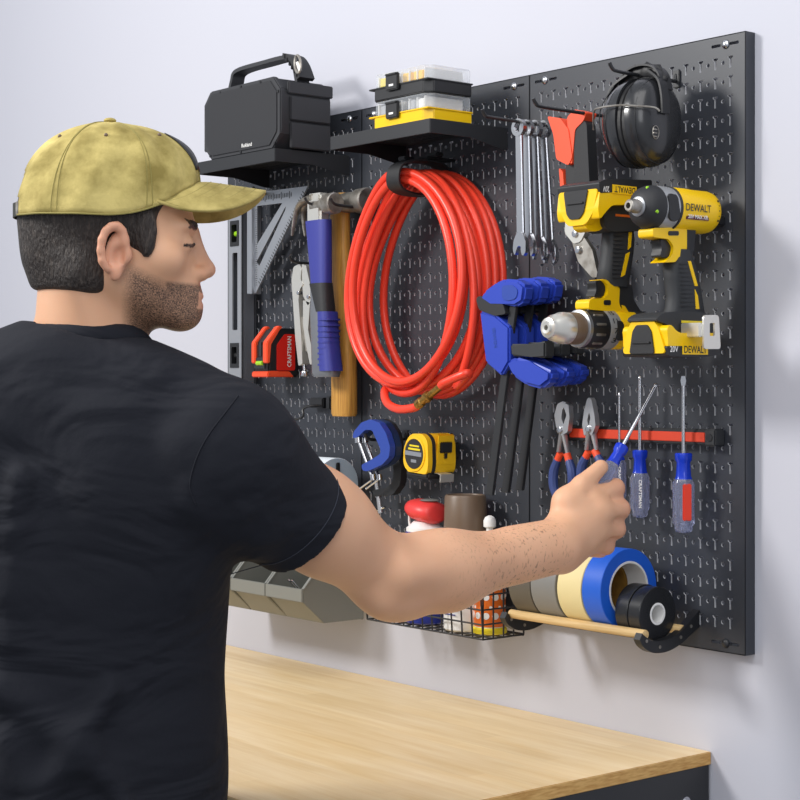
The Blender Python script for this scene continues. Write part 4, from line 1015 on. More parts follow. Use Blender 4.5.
# ================================================================== tape measure
def tape():
    u0, v0 = 22.75, 22.35
    r = thing('tape_measure', 'yellow and black tape measure clipped to the board', 'tape measure', W(u0, v0, 0), rot=(0, math.radians(4), 0))
    P = rp([(-1.15, -.6), (-1.0, .6), (-.5, 1.2), (.6, 1.3), (1.1, .9), (1.25, -.5), (1.15, -1.15), (-.65, -1.2)], .5, 5)
    g = G(); g.prism(P, -3.1, -.9, 'y', .14); g.build('body', 'tape_yellow', r)
    Q = [(x * 1.02 + .02, z * 1.02) for x, z in P]
    g = G(); g.prism(Q, -2.75, -2.5, 'y', .03)
    g.build('rubber_band', 'rubber', r)
    g = G(); g.box((.2, -2.0, -1.2), (2.1, 2.2, .4), .12); g.build('bottom_guard', 'rubber', r)
    g = G(); g.box((1.17, -1.75, .35), (.16, 1.4, 1.9), .08); g.build('yellow_rim', 'tape_yellow', r)
    g = G(); g.box((1.25, -1.75, .5), (.12, 1.0, .7), .06); g.box((1.25, -1.75, .0), (.1, .3, .4), .05); g.build('lock_button', 'rubber', r)
    g = G(); g.lathe([(1.0, 0), (1.0, .08), (.9, .1), (.86, .04)], (-.05, -3.08, 0), (0, -1, 0), 36, ry=1.05, cap=False); g.build('label_ring', 'tape_yellow', r)
    g = G(); g.lathe([(.9, 0), (.9, .05)], (-.12, -3.1, 0), (0, -1, 0), 36); l_ = g.build('label', 'rubber', r)
    g = G(); g.box((-.05, -3.16, .5), (.9, .02, .1)); g.box((-.05, -3.16, .3), (1.1, .02, .12)); g.build('label_lines', 'label_yellow', l_)
    g = G(); g.box((-.12, -3.16, .02), (1.55, .02, .26)); g.build('label_bar', 'alu', l_)
    g = G(); g.box((-.05, -3.16, -.42), (.5, .02, .18)); g.build('label_lines', 'alu', l_)
    g = G(); g.strip([(1.0, -2.0, -1.05), (1.5, -2.0, -1.05), (1.75, -2.0, -1.1)], .5, .05); g.box((1.75, -2.0, -1.3), (.08, 1.1, .5), .03); g.build('tape_hook', 'bright_steel', r)
    g = G(); g.box((.2, -.6, .2), (.8, 1.2, 1.0), .1); g.build('belt_clip', 'black_steel', r)
tape()

# ================================================================== wire basket and its cans
def basket():
    r = thing('wire_basket', 'black wire basket hanging at the bottom middle of the board', 'basket', W(21.8, 32.8, 0))
    hw, dp, hh, sp = 5.4, 3.3, 3.6, .867
    nx = 12; ny = 4
    xs = [-hw + 2 * hw * i / nx for i in range(nx + 1)]; ys = [-dp + (dp - .1) * i / ny for i in range(ny + 1)]
    def mk(name, lines, rr=.055):
        g = G()
        for l in lines: g.tube(l, rr, 6)
        return g.build(name, 'black_steel', r)
    mk('bottom_grid', [[(x, -dp, 0), (x, -.1, 0)] for x in xs] + [[(-hw, y, 0), (hw, y, 0)] for y in ys])
    zs = [.85, 1.7, 2.55]
    mk('front_grid', [[(x, -dp, 0), (x, -dp - .25, hh)] for x in xs] + [[(-hw, -dp - .06 * z, z), (hw, -dp - .06 * z, z)] for z in zs])
    mk('side_grid', [[(hw, y, 0), (hw, y, hh)] for y in ys] + [[(hw, -dp, z), (hw, -.1, z)] for z in zs])
    mk('side_grid', [[(-hw, y, 0), (-hw, y, hh)] for y in ys] + [[(-hw, -dp, z), (-hw, -.1, z)] for z in zs])
    mk('rim', [[(-hw, -.1, hh), (-hw, -dp - .25, hh), (hw, -dp - .25, hh), (hw, -.1, hh)]], .09)
    mk('back_rail', [[(-hw, -.12, hh), (hw, -.12, hh)], [(-hw, -.12, 0), (hw, -.12, 0)]], .09)
basket()
ZB = 32.72
def spray():
    r = thing('spray_can', 'blue aerosol can with a flip top red nozzle cap standing in the basket', 'spray can', W(23.5, ZB, 1.7))
    g = G(); g.lathe([(1.1, 0), (1.2, .08), (1.2, 5.5), (1.12, 5.65)], seg=36); g.build('can', 'label_blue', r)
    g = G(); g.lathe([(1.21, 4.9), (1.21, 5.1)], seg=36, cap=False); g.build('label_band', 'cap_red', r)
    g = G(); g.box((-.3, -1.19, 5.28), (.5, .04, .1)); g.box((.35, -1.17, 5.28), (.3, .04, .08)); g.build('label_marks', 'white', r)
    g = G(); g.lathe([(1.16, 5.6), (1.16, 5.8), (.95, 5.95), (.8, 6.1), (.7, 6.2)], seg=32); g.build('dome', 'white', r)
    g = G(); rings = []
    for t, hz, hy in ((-1.3, .3, .4), (-1.15, .5, .7), (-.6, .66, 1.0), (.2, .72, 1.1), (1.0, .66, 1.0), (1.25, .45, .7)):
        rings.append([(t, hy * math.cos(a), 6.85 - .1 * t + hz * math.sin(a)) for a in [2 * PI * i / 20 for i in range(20)]])
    g.ring_loft(rings); g.build('cap', 'cap_red', r, ang=50)
    g = G(); g.ell((.45, -.0, 7.5), (.65, .6, .1), 20, 6); g.build('button', 'tape_grey', r)
    g = G(); g.tube([(-1.15, -.3, 6.7), (-1.1, -.35, 6.2), (-.95, -.4, 5.6)], .07, 8); g.build('straw', 'white', r)
spray()
def paintcan():
    r = thing('spray_can', 'tall white aerosol can with a brown cap standing in the basket', 'spray can', W(19.75, ZB, 1.7))
    g = G(); g.lathe([(1.2, 0), (1.3, .1), (1.3, 5.4), (1.22, 5.55)], seg=40); g.build('can', 'white', r)
    g = G(); g.lathe([(1.28, 5.5), (1.33, 5.55), (1.33, 5.85), (1.28, 5.9)], seg=40); g.build('collar', 'white', r)
    g = G(); g.lathe([(1.3, 5.88), (1.28, 6.4), (1.24, 7.9), (1.16, 8.02), (1.06, 8.02), (1.04, 7.96), (0.01, 7.96)], seg=48)
    g.build('cap', 'brown', r)
    g = G(); g.box((0, -1.3, 1.3), (1.3, .06, .05)); g.box((0, -1.3, 1.0), (1.1, .06, .05)); g.build('label_lines', 'label_blue', r)
paintcan()
def bottle():
    r = thing('squeeze_bottle', 'orange labelled bottle with white nozzle and yellow base at the right end of the basket', 'bottle', W(17.7, ZB, 1.6))
    g = G(); g.lathe([(.85, .1), (.9, .3), (.9, 4.2), (.6, 4.9), (.34, 5.3), (.34, 5.5)], seg=28); g.build('body', 'white', r)
    g = G(); g.lathe([(.91, .45), (.93, .5), (.93, 3.6), (.91, 3.65)], seg=36, cap=False); lb = g.build('label', 'orange_label', r)
    g = G(); g.lathe([(.9, 0), (1.02, .06), (1.02, .3), (.92, .4)], seg=36); g.build('base_rim', 'label_yellow', r)
    for k in range(8):
        a = -PI / 2 + (k - 2) * .6
        for z in (1.1, 2.2):
            g = G(); g.cyl((.88 * math.cos(a), .88 * math.sin(a), z), (.945 * math.cos(a), .945 * math.sin(a), z), .2, seg=12); g.cyl((.88 * math.cos(a + .3), .88 * math.sin(a + .3), z + .5), (.94 * math.cos(a + .3), .94 * math.sin(a + .3), z + .5), .1, seg=8); g.build('label_mark', 'white', lb)
    g = G(); g.lathe([(.4, 5.3), (.4, 5.6), (.22, 5.75), (.2, 6.15), (.37, 6.25), (.37, 6.6), (.28, 6.8), (.1, 6.9)], seg=24); g.build('nozzle', 'white', r)
bottle()

# ================================================================== tape holder
def holder():
    v = 30.9
    r = thing('tape_holder', 'two dowel tape holder with black curved end brackets at the lower right', 'holder', W(8.2, v, 0))
    for o in (4.0, 1.2):
        g = G(); g.cyl((-5.1, -o, 0), (5.0, -o, 0), .25, seg=16, bev=.03); g.build('dowel', 'dowel', r)
    for x in (-5.15, 4.95):
        g = G()
        top = smooth([(-4.4, .12), (-4.3, .02), (-3.6, -.35), (-2.6, -.38), (-1.6, -.1), (-.8, .4), (-.02, .95)], 5)
        bot = smooth([(-.02, .05), (-.8, -.35), (-1.6, -.75), (-2.6, -1.0), (-3.6, -.95), (-4.3, -.6), (-4.6, -.2)], 5)
        g.prism([(p.x, p.y) for p in top] + [(p.x, p.y) for p in bot], x - .25, x + .2, 'x', .05); b_ = g.build('end_bracket', 'black_plastic', r)
        for yy, zz in ((-4.1, -.3), (-3.1, -.7), (-1.5, -.35), (-.7, .15)):
            g = G(); g.cyl((x + .18, yy, zz), (x + .23, yy, zz), .09, seg=10); g.build('rivet', 'dull_steel', b_)
holder()
def troll(ul, ur, ro, ri, m, core, label, face=None):
    d = ro + .25; v = 30.9 - math.sqrt(d * d - 1.4 ** 2) - .02
    r = thing('tape_roll', label, 'tape roll', W(ul, v, 2.6), group='rolls of tape on the holder')
    w_ = ul - ur
    g = G(); g.annulus((0, 0, 0), (w_, 0, 0), ro, ri); g.build('tape', m, r)
    g = G(); g.annulus((-.0, 0, 0), (w_ + .01, 0, 0), ri + .02, ri - .12); g.build('core', core, r)
    return r
troll(7.05, 5.67, 2.15, 1.5, 'tape_blue', 'white', 'bright blue painters tape roll on the dowels')
troll(8.95, 7.15, 2.1, 1.5, 'tape_cream', 'card', 'cream masking tape roll behind the bright blue one')
troll(11.0, 9.1, 2.1, 1.5, 'tape_grey', 'card', 'grey duct tape roll left of the cream one')
troll(12.85, 11.1, 2.05, 1.5, 'tape_brown', 'card', 'dark brownish tape roll at the left end of the dowels')
troll(4.45, 3.65, 1.4, .58, 'tape_black', 'white', 'black electrical tape roll at the right end with its white core showing')
troll(5.35, 4.5, 1.42, .58, 'tape_black', 'white', 'black electrical tape roll squeezed between the blue roll and the outer black roll')

# ================================================================== bins
def binn(uc, label, screws=False):
    r = thing('storage_bin', label, 'bin', W(uc, 33.6, 0), group='grey hanging storage bins')
    hw = 2.0
    P = [(-5.0, 2.35), (-5.0, 1.5), (-3.35, .05), (-.1, .05), (-.1, 5.6), (-2.0, 5.6)]       # side profile (y, z)
    for s_ in (-1, 1):
        g = G(); g.prism(P, s_ * hw - .05, s_ * hw + .05, 'x', .02); w_ = g.build('side_wall', 'bin_grey', r)
        g = G(); g.strip([(s_ * hw, -5.0, 2.35), (s_ * hw, -2.0, 5.6), (s_ * hw, -.1, 5.62)], .12, .1, (1, 0, 0)); g.build('rim', 'bin_grey', w_)
    g = G(); g.box((0, -.15, 2.8), (2 * hw, .1, 5.6), .02); g.build('back_wall', 'bin_grey', r)
    g = G(); g.box((0, -1.75, .1), (2 * hw, 3.3, .1), .02); g.build('bottom', 'bin_grey', r)
    g = G(); g.strip([(0, -3.35, .1), (0, -4.75, 1.5)], hw, .1, (1, 0, 0)); g.build('sloped_front', 'bin_grey', r)
    g = G(); g.box((0, -5.05, 1.95), (2 * hw + .1, .14, .85), .04); g.build('front_lip', 'bin_grey', r)
    if screws:
        for k in range(2):
            s_ = thing('loose_screw', ('long silver screw leaning in the right grey bin, left one of two', 'long silver screw leaning in the right grey bin, right one of two')[k], 'screw', W(uc + .1 - k * .35, 31.6, 3.9), rot=(.5, -.5, 0), group='loose screws in the bin')
            g = G(); g.cyl((0, 0, -.9), (0, 0, .85), .045, seg=8); g.build('shaft', 'chrome', s_)
            g = G(); g.cyl((0, 0, .85), (0, 0, .95), .11, seg=10); g.build('head', 'chrome', s_)
binn(33.7, 'grey plastic storage bin, rightmost of the row, with loose screws in it', True)
binn(37.85, 'grey plastic storage bin, second from the right in the row')
binn(42.0, 'grey plastic storage bin, third from the right, mostly behind the man')

# ================================================================== magnetic bar and hand tools
def bar():
    r = thing('magnetic_bar', 'long magnetic tool bar with a red strip and dark ends', 'tool rack', W(7.0, 20.85, 0))
    g = G(); g.box((0, -.35, 0), (11.2, .7, .82), .06); g.build('housing', 'rubber', r)
    g = G(); g.box((0, -.72, 0), (9.9, .12, .5), .03); g.build('red_strip', 'red_orange', r)
    for x in (-5.3, 5.3):
        g = G(); g.box((x, -.42, 0), (.75, .8, .9), .08); c_ = g.build('end_cap', 'grip', r)
        g = G(); g.cyl((x, -.86, 0), (x, -.6, 0), .2, seg=14); g.build('screw', 'black_plastic', c_)
bar()
def pliers(pts_jaw, kind, label):
    o = 1.15; u0, v0 = uv(*kind['pivot'], o)
    r = thing('pliers', label, 'pliers', W(u0, v0, o), group='pliers on the magnetic bar')
    def pr(name, pts, a, b, m, bev=.05, rr=.08):
        g = G(); g.prism(rp(xz(pts, o, u0, v0), rr), a, b, 'y', bev); return g.build(name, m, r)
    for q in pts_jaw: pr('jaw', q[0], q[1], q[2], 'steel')
    g = G(); g.cyl((0, -.3, 0), (0, .1, 0), .19, .19, 16, .03); g.build('pivot', 'chrome', r)
    for s_, hp in (('l', kind['l']), ('r', kind['r'])):
        cen = xz(hp, o, u0, v0); P = smooth([(x, 0, z) for x, z in cen], 6)
        g = G(); g.tube(P, [.2 + .08 * math.sin(min(1, i / len(P) * 1.3) * PI) for i in range(len(P))], 10); h = g.build('handle', 'blue_handle', r)
        g = G(); d = (P[1] - P[0]).normalized(); g.cyl(P[0] - d * .32, P[0] + d * .12, .215, seg=12); g.build('handle_band', 'orange', h)
        nk = kind['nl'] if s_ == 'l' else kind['nr']; q = xz(nk, o, u0, v0)
        g = G(); g.tube([(q[0][0], 0, q[0][1]), (q[1][0], 0, q[1][1])], [.2, .17], 10, flat=.7); g.build('neck', 'steel', r)
pliers([([(558, 428), (556, 415), (559, 404), (565, 401), (568, 403), (564, 410), (563, 418), (566, 427), (565, 434)], -.14, .1), ([(564, 401), (571, 405), (572, 418), (570, 432), (563, 436), (566, 424), (569, 415)], -.2, .14)],
       dict(pivot=(562.5, 430), l=[(558.5, 458), (554, 470), (553.5, 485), (557, 498), (560, 510)], r=[(568.5, 459), (572, 472), (572, 484), (570, 498)], nl=[(562, 433), (559, 452)], nr=[(564, 433), (568, 453)]),
       'slip joint pliers with orange banded blue handles, leftmost on the magnetic bar')
pliers([([(589, 399), (591, 397), (591, 412), (589, 420), (591, 430), (586, 436), (584, 425), (586, 410)], -.15, .12), ([(592, 397), (594, 400), (597, 415), (598, 426), (594, 436), (590, 431), (593, 418), (591, 410)], -.2, .14)],
       dict(pivot=(591, 429), l=[(586.5, 456), (582, 466), (581, 480), (584, 492)], r=[(597, 455), (602, 466), (602, 478), (599, 490)], nl=[(589, 432), (587, 450)], nr=[(593, 432), (597, 450)]),
       'diagonal jaw pliers second from the left, just above the thumb')

def screwdriver(label, loc, rot, shaft, collar, handle, r_h, stripe=False, group='screwdrivers with clear handles', flat=False, word=True):
    # origin at the collar's top; shaft up, handle down (inches)
    r = thing('screwdriver', label, 'screwdriver', loc, rot=rot, group=group)
    g = G(); rr = .1 if r_h > .4 else .07
    g.cyl((0, 0, -.6), (0, 0, shaft - (.5 if flat else .25)), rr, seg=12)
    if flat: g.prism([(-rr, shaft - .52), (rr, shaft - .52), (rr * 1.5, shaft - .25), (rr, shaft), (-rr, shaft), (-rr * 1.5, shaft - .25)], -.045, .045, 'y')
    else: g.lathe([(rr, shaft - .26), (rr * 1.25, shaft - .2), (rr, shaft - .1), (.02, shaft)], seg=10)
    g.build('shaft', 'chrome', r)
    g = G(); n = 12
    def fl(z, q, amp): return [((q + amp * math.cos(a * 6)) * math.cos(a), (q + amp * math.cos(a * 6)) * math.sin(a), z) for a in [2 * PI * i / 36 for i in range(36)]]
    g.ring_loft([fl(0, r_h * .72, .0), fl(-.06, r_h * .8, .015), fl(-.35, r_h * .76, .02), fl(-.5, r_h * .62, 0), fl(-collar + .15, r_h * .68, .02), fl(-collar, r_h * .78, .02)]); g.build('collar', 'screw_blue', r)
    g = G()
    g.ring_loft([fl(-collar, r_h * .8, .02), fl(-collar - .25, r_h, .03), fl(-collar - handle * .5, r_h * .97, .03), fl(-collar - handle + .55, r_h, .03), fl(-collar - handle + .35, r_h * .8, .01), fl(-collar - handle + .22, r_h * .85, 0), fl(-collar - handle + .08, r_h * .75, 0), fl(-collar - handle, r_h * .35, 0)])
    h = g.build('handle', 'screw_clear', r, ang=50)
    if stripe:
        g = G(); g.box((r_h * .5, -r_h * .78, -collar - handle * .42), (r_h * .8, r_h * .4, handle * .68), .05, Matrix.Rotation(.45, 3, 'Z')); g.build('red_stripe', 'screw_red', h)
    if word:
        text('CRAFTSMAN', (r_h * .3, -r_h * .99, -collar - handle * .45), handle * .62, r_h * .34, (0, 0, -1), (1, 0, 0), 'white', h, depth=.03)
    return r
o_ = 1.25
def sd(px, y0, yc, yc2, yb, **k):
    u, vc = uv(px, yc, o_); vt = uv(px, y0, o_)[1]; v2 = uv(px, yc2, o_)[1]; vb = uv(px, yb, o_)[1]
    return screwdriver(loc=W(u, vc, o_), rot=(0, 0, .5), shaft=vc - vt, collar=v2 - vc, handle=vb - v2, **k)
sd(619.5, 392, 447, 460, 505, label='thin screwdriver on the bar, mostly hidden behind the hand', r_h=.36)
sd(640, 375, 450, 473, 518, label='clear handled screwdriver with blue collar, middle one on the bar', r_h=.5)
sd(683.5, 376, 453, 479, 533, label='clear handled screwdriver with a red stripe, rightmost on the bar', r_h=.56, stripe=True, flat=True, word=False)

# ================================================================== the man
D0 = 1.88; X0 = (85 - 400) / F * D0
base = CAM + FW * D0 + RT * X0
def cp(px, py, Dd): return ((px - 400) / F * Dd - X0, Dd - D0, CAM.z - (py - HY) / F * Dd)
MAN = thing('person', 'man in yellow cap and black T-shirt reaching for a screwdriver on the board', 'person', (base.x, base.y, 0), rz=-YAW)
HS = .975; PSI = math.radians(6); PIT = math.radians(-2)
HO = np.array(cp(109.5, 235, D0))
Rh = np.array(Matrix.Rotation(PSI, 3, 'Z') @ Matrix.Rotation(-PIT, 3, 'Y'))
def hd(x, y, z): return tuple(HO + Rh @ (np.array([x, y, z]) * HS))
def he(c, r, k=.01, op='a'): return q_ell(hd(*c), np.array(r) * HS, k, op, Rh)
def hc(a, b, ra, rb, k=.01, op='a'): return q_cone(hd(*a), hd(*b), ra * HS, rb * HS, k, op)

sh = cp(232, 455, 1.82); el = cp(391, 578, 1.985); wr = cp(556, 546, 2.10)
V3 = lambda t: np.array(t, float)
def mixp(a, b, t): return tuple(V3(a) * (1 - t) + V3(b) * t)
def body():
    q = []
    # trunk
    q += [q_ell((-.03, .02, 1.27), (.165, .10, .21), .03), q_ell((-.03, .02, 1.08), (.145, .095, .2), .05), q_ell((-.03, .02, .92), (.16, .105, .13), .05)]
    q += [q_cone((-.19, .01, 1.375), (.10, .0, 1.385), .06, .06, .05)]
    # legs
    for sx in (-1, 1):
        hp = (-.03 + sx * .09, .02, .88); kn = (-.03 + sx * .10, .04, .48); an = (-.03 + sx * .11, .0, .09)
        q += [q_cone(hp, kn, .085, .058, .03), q_cone(kn, an, .056, .04, .02), q_cone(an, (an[0], .13, .04), .035, .03, .02)]
    # neck
    q += [q_cone(hd(-.024, 0, -.045), (.0, .005, 1.43), .0525, .060, .02), q_cone(hd(.0, 0, -.06), (.006, .02, 1.42), .042, .05, .015)]
    for s_ in (-1, 1): q += [hc((-.03, s_ * .05, -.06), (.02, s_ * .02, -.17), .012, .010, .02)]
    # head
    q += [he((-.004, 0, .025), (.094, .072, .095), .02), he((.045, 0, -.028), (.052, .059, .073), .03)]
    for s_ in (-1, 1):
        q += [hc((.008, s_ * .050, -.048), (.078, s_ * .015, -.090), .015, .013, .022), he((.062, s_ * .048, -.028), (.022, .016, .016), .02), he((.084, s_ * .026, .011), (.012, .024, .008), .014)]
    q += [he((.090, 0, -.089), (.016, .02, .015), .014), he((.086, 0, -.066), (.021, .027, .026), .02)]
    q += [he((.098, s_ * .031, -.008), (.013, .016, .011), .01, 's') for s_ in (-1, 1)]
    q += [he((.084, s_ * .031, -.008), (.0135, .013, .012), .004) for s_ in (-1, 1)]
    q += [hc((.080, s_ * .017, -.002), (.081, s_ * .045, -.004), .0035, .003, .004) for s_ in (-1, 1)]
    q += [hc((.094, 0, .004), (.110, 0, -.032), .007, .009, .012), he((.1125, 0, -.036), (.0095, .010, .0085), .008)]
    q += [he((.104, s_ * .013, -.041), (.011, .007, .0075), .006) for s_ in (-1, 1)]
    q += [he((.106, s_ * .007, -.048), (.005, .0035, .003), .003, 's') for s_ in (-1, 1)]
    q += [he((.1015, 0, -.0665), (.006, .020, .0045), .006), he((.0995, 0, -.0770), (.007, .018, .005), .006), he((.112, 0, -.0715), (.0075, .024, .0012), .002, 's')]
    # ears
    for s_ in (-1, 1):
        q += [he((.014, s_ * .075, -.027), (.013, .008, .025), .006)]
        ring = []
        for i in range(11):
            a = math.radians(-60 + i * 27); ring.append((.012 - .015 * math.cos(a) * (1. if math.cos(a) > 0 else .8), s_ * (.083 + .004 * math.cos(a)), -.022 + .026 * math.sin(a)))
        for a, b in zip(ring, ring[1:]): q += [hc(a, b, .0045, .0045, .004)]
        q += [he((.017, s_ * .084, -.029), (.008, .009, .011), .005, 's'), he((.013, s_ * .079, -.050), (.007, .005, .008), .006), he((.027, s_ * .077, -.029), (.005, .005, .006), .005)]
    # right arm
    q += [q_ell(sh, (.058, .055, .062), .03), q_cone(sh, mixp(sh, el, .55), .052, .053, .03), q_cone(mixp(sh, el, .5), el, .052, .043, .03)]
    e2 = mixp(el, wr, .33); e2 = (e2[0], e2[1], e2[2] - .004)
    q += [q_cone(el, e2, .043, .0425, .03), q_cone(e2, wr, .042, .029, .03), q_ell(mixp(el, wr, .22), (.055, .04, .036), .03)]
    q += [q_cone(cp(383, 596, 1.95), cp(408, 600, 1.99), .022, .018, .02)]
    q += [q_cone(mixp(wr, el, .25), wr, .028, .03, .02), q_cone(cp(402, 574, 1.945), cp(500, 556, 2.035), .024, .014, .014)]
    # right hand
    pm = [(591, 498, 2.137), (600, 511, 2.13), (598, 528, 2.138), (591, 543, 2.15)]
    pr_ = [((615, 488, 2.160), (612, 495, 2.192), (600, 499, 2.187)), ((620, 509, 2.158), (616, 514, 2.192), (603, 517, 2.186)), ((616, 529, 2.162), (611, 533, 2.193), (598, 535, 2.187)), ((606, 546, 2.170), (600, 550, 2.194), (590, 551, 2.188))]
    rad = [.0132, .0138, .0132, .0118]
    for i, m in enumerate(pm):
        a = cp(*m); q += [q_cone(cp(562, 540, 2.112) if i < 2 else cp(562, 552, 2.118), a, .0175, .0125, .022)]
    q += [q_ell(cp(580, 520, 2.132), (.026, .016, .034), .015)]
    for i, (p1, p2, p3) in enumerate(pr_):
        m = cp(*pm[i]); a, b, c = cp(*p1), cp(*p2), cp(*p3); rr = rad[i]
        q += [q_cone(m, a, rr, rr * .95, .010), q_cone(a, b, rr * .93, rr * .82, .004), q_cone(b, c, rr * .82, rr * .7, .004)]
    t0, t1, t2, t3 = cp(563, 528, 2.125), cp(567, 502, 2.128), cp(582, 485, 2.135), cp(601, 467, 2.152)
    q += [q_cone(t0, t1, .019, .0155, .02), q_cone(t1, t2, .0155, .0128, .010), q_cone(t2, t3, .0128, .0098, .004), q_cone(t1, cp(580, 505, 2.13), .015, .013, .012)]
    q += [q_cone(cp(588, 494, 2.118), cp(612, 476, 2.13), .0030, .0030, .004, 's')]
    q += [q_cone(cp(612, 499, 2.138), cp(626, 497, 2.148), .002, .003, .004, 's'), q_cone(cp(613, 520, 2.138), cp(626, 520, 2.148), .002, .003, .004, 's'), q_cone(cp(605, 538, 2.146), cp(617, 539, 2.156), .002, .003, .004, 's')]
    # left arm, lowered to the bench
    ls = (-.22, .0, 1.36); le = (-.27, .0, 1.09); lw = (-.21, .13, .97)
    q += [q_ell(ls, (.05, .05, .055), .03), q_cone(ls, le, .048, .042, .03), q_cone(le, lw, .042, .028, .02)]
    hdv = (V3(lw) - V3(le)); hdv /= np.linalg.norm(hdv); c0 = V3(lw) + hdv * .05; sd_ = np.cross(hdv, (0, 0, 1)); sd_ /= np.linalg.norm(sd_)
    q += [q_ell(tuple(c0), (.04, .04, .03), .015)]
    for i in range(4):
        a = c0 + hdv * .03 + sd_ * (.027 - i * .018); b = a + hdv * (.036 - abs(i - 1.3) * .004); c = b + hdv * .022 + V3((0, 0, -.016))
        q += [q_cone(a, b, .0095, .0088, .006), q_cone(b, c, .0088, .0075, .004)]
    q += [q_cone(c0 + sd_ * .02, c0 + sd_ * .055 + hdv * .025, .013, .010, .01)]
    def tint(P):
        L = (P - HO) @ Rh / HS; x, y, z = L.T; n = len(P)
        sm = lambda e0, e1, v: np.clip((v - e0) / (e1 - e0), 0, 1)
        near = sm(.2, .16, np.linalg.norm(L, axis=1))
        line = -.030 - .035 * np.clip((x - .02) / .08, 0, 1)
        beard = near * sm(.0, .014, line - z) * sm(.018, .034, x) * sm(-.125, -.108, z)
        beard = np.maximum(beard, near * sm(.062, .07, x) * sm(-.052, -.056, z))
        lips = near * ((np.abs(z + .072) < .010) & (np.abs(y) < .02) & (x > .099))
        beard = beard * (1 - lips)
        brow = near * ((np.abs(z - .013 + .0 * y) < .0052) & (np.abs(y) > .010) & (np.abs(y) < .045) & (x > .06)); beard = np.maximum(beard, brow * 1.6)
        ear = near * ((np.abs(y) > .074) & (np.abs(x - .012) < .026))
        lid = near * ((np.abs(z + .011) < .0022) & (np.abs(y) > .018) & (np.abs(y) < .045) & (x > .07)); beard = np.maximum(beard, lid * 1.5)
        fl = np.maximum(np.maximum(.25 * lips, .35 * ear), .18 * near * sm(.095, .115, x))
        ax = V3(wr) - V3(el); t = ((P - V3(el)) @ ax) / (ax @ ax); dd = np.linalg.norm(P - V3(el) - t[:, None] * ax, axis=1)
        hair = np.where((t > .15) & (t < 1.05) & (dd < .07), np.clip((t - .15) * 2, 0, 1) * np.clip((1.05 - t) * 6, 0, 1), 0) * .8
        kn = np.zeros(n)
        for p1, _, _ in pr_: kn = np.maximum(kn, .45 * np.exp(-(np.linalg.norm(P - V3(cp(*p1)), axis=1) / .016) ** 2))
        fl = np.maximum(fl, kn)
        return np.stack([beard, fl, hair, np.ones(n)], 1)
    return q_mesh('body', q, .0026, 'skin', MAN, tint)
body()
def eyes():
    for s_ in (-1, 1):
        g = G(); g.tube(smooth([tuple(V3(hd(*p)) / I) for p in ((.0955, s_ * .016, -.010), (.0975, s_ * .026, -.0085), (.095, s_ * .036, -.009), (.086, s_ * .044, -.012))], 4), .045, 6); g.build('eyelashes', 'hairmat', MAN)
        g = G(); g.tube(smooth([tuple(V3(hd(*p)) / I) for p in ((.097, s_ * .010, .010), (.0975, s_ * .024, .0135), (.090, s_ * .038, .0145), (.078, s_ * .048, .010))], 4), [.06, .1, .1, .11, .12, .12, .12, .12, .11, .1, .09, .07, .04], 8, flat=1.2); g.build('eyebrow', 'hairmat', MAN)
eyes()
# hair: a shell slightly outside the skull, cut to the hairline
def hair():
    q = [he((-.006, 0, .022), (.099, .0785, .100), .01), q_cone(hd(-.042, 0, -.03), hd(-.034, 0, -.085), .052, .044, .02)]
    q += [he((.118, 0, -.02), (.072, .2, .085), .006, 's')]                 # face
    q += [he((.014, s_ * .085, -.032), (.018, .03, .030), .006, 's') for s_ in (-1, 1)]
    q += [he((.078, 0, -.112), (.060, .2, .085), .01, 's')]                    # below the ears
    q += [he((-.05, 0, -.172), (.22, .2, .106), .008, 's')]
    q.insert(1, he((-.022, .046, -.045), (.034, .0275, .034), .014)); q.insert(1, he((-.022, -.046, -.045), (.034, .0275, .034), .014))
    for s_ in (-1, 1): q += [he((.046, s_ * .069, -.002), (.011, .007, .028), .01)]
    return q_mesh('hair', q, .003, 'hairmat', MAN)
hair()
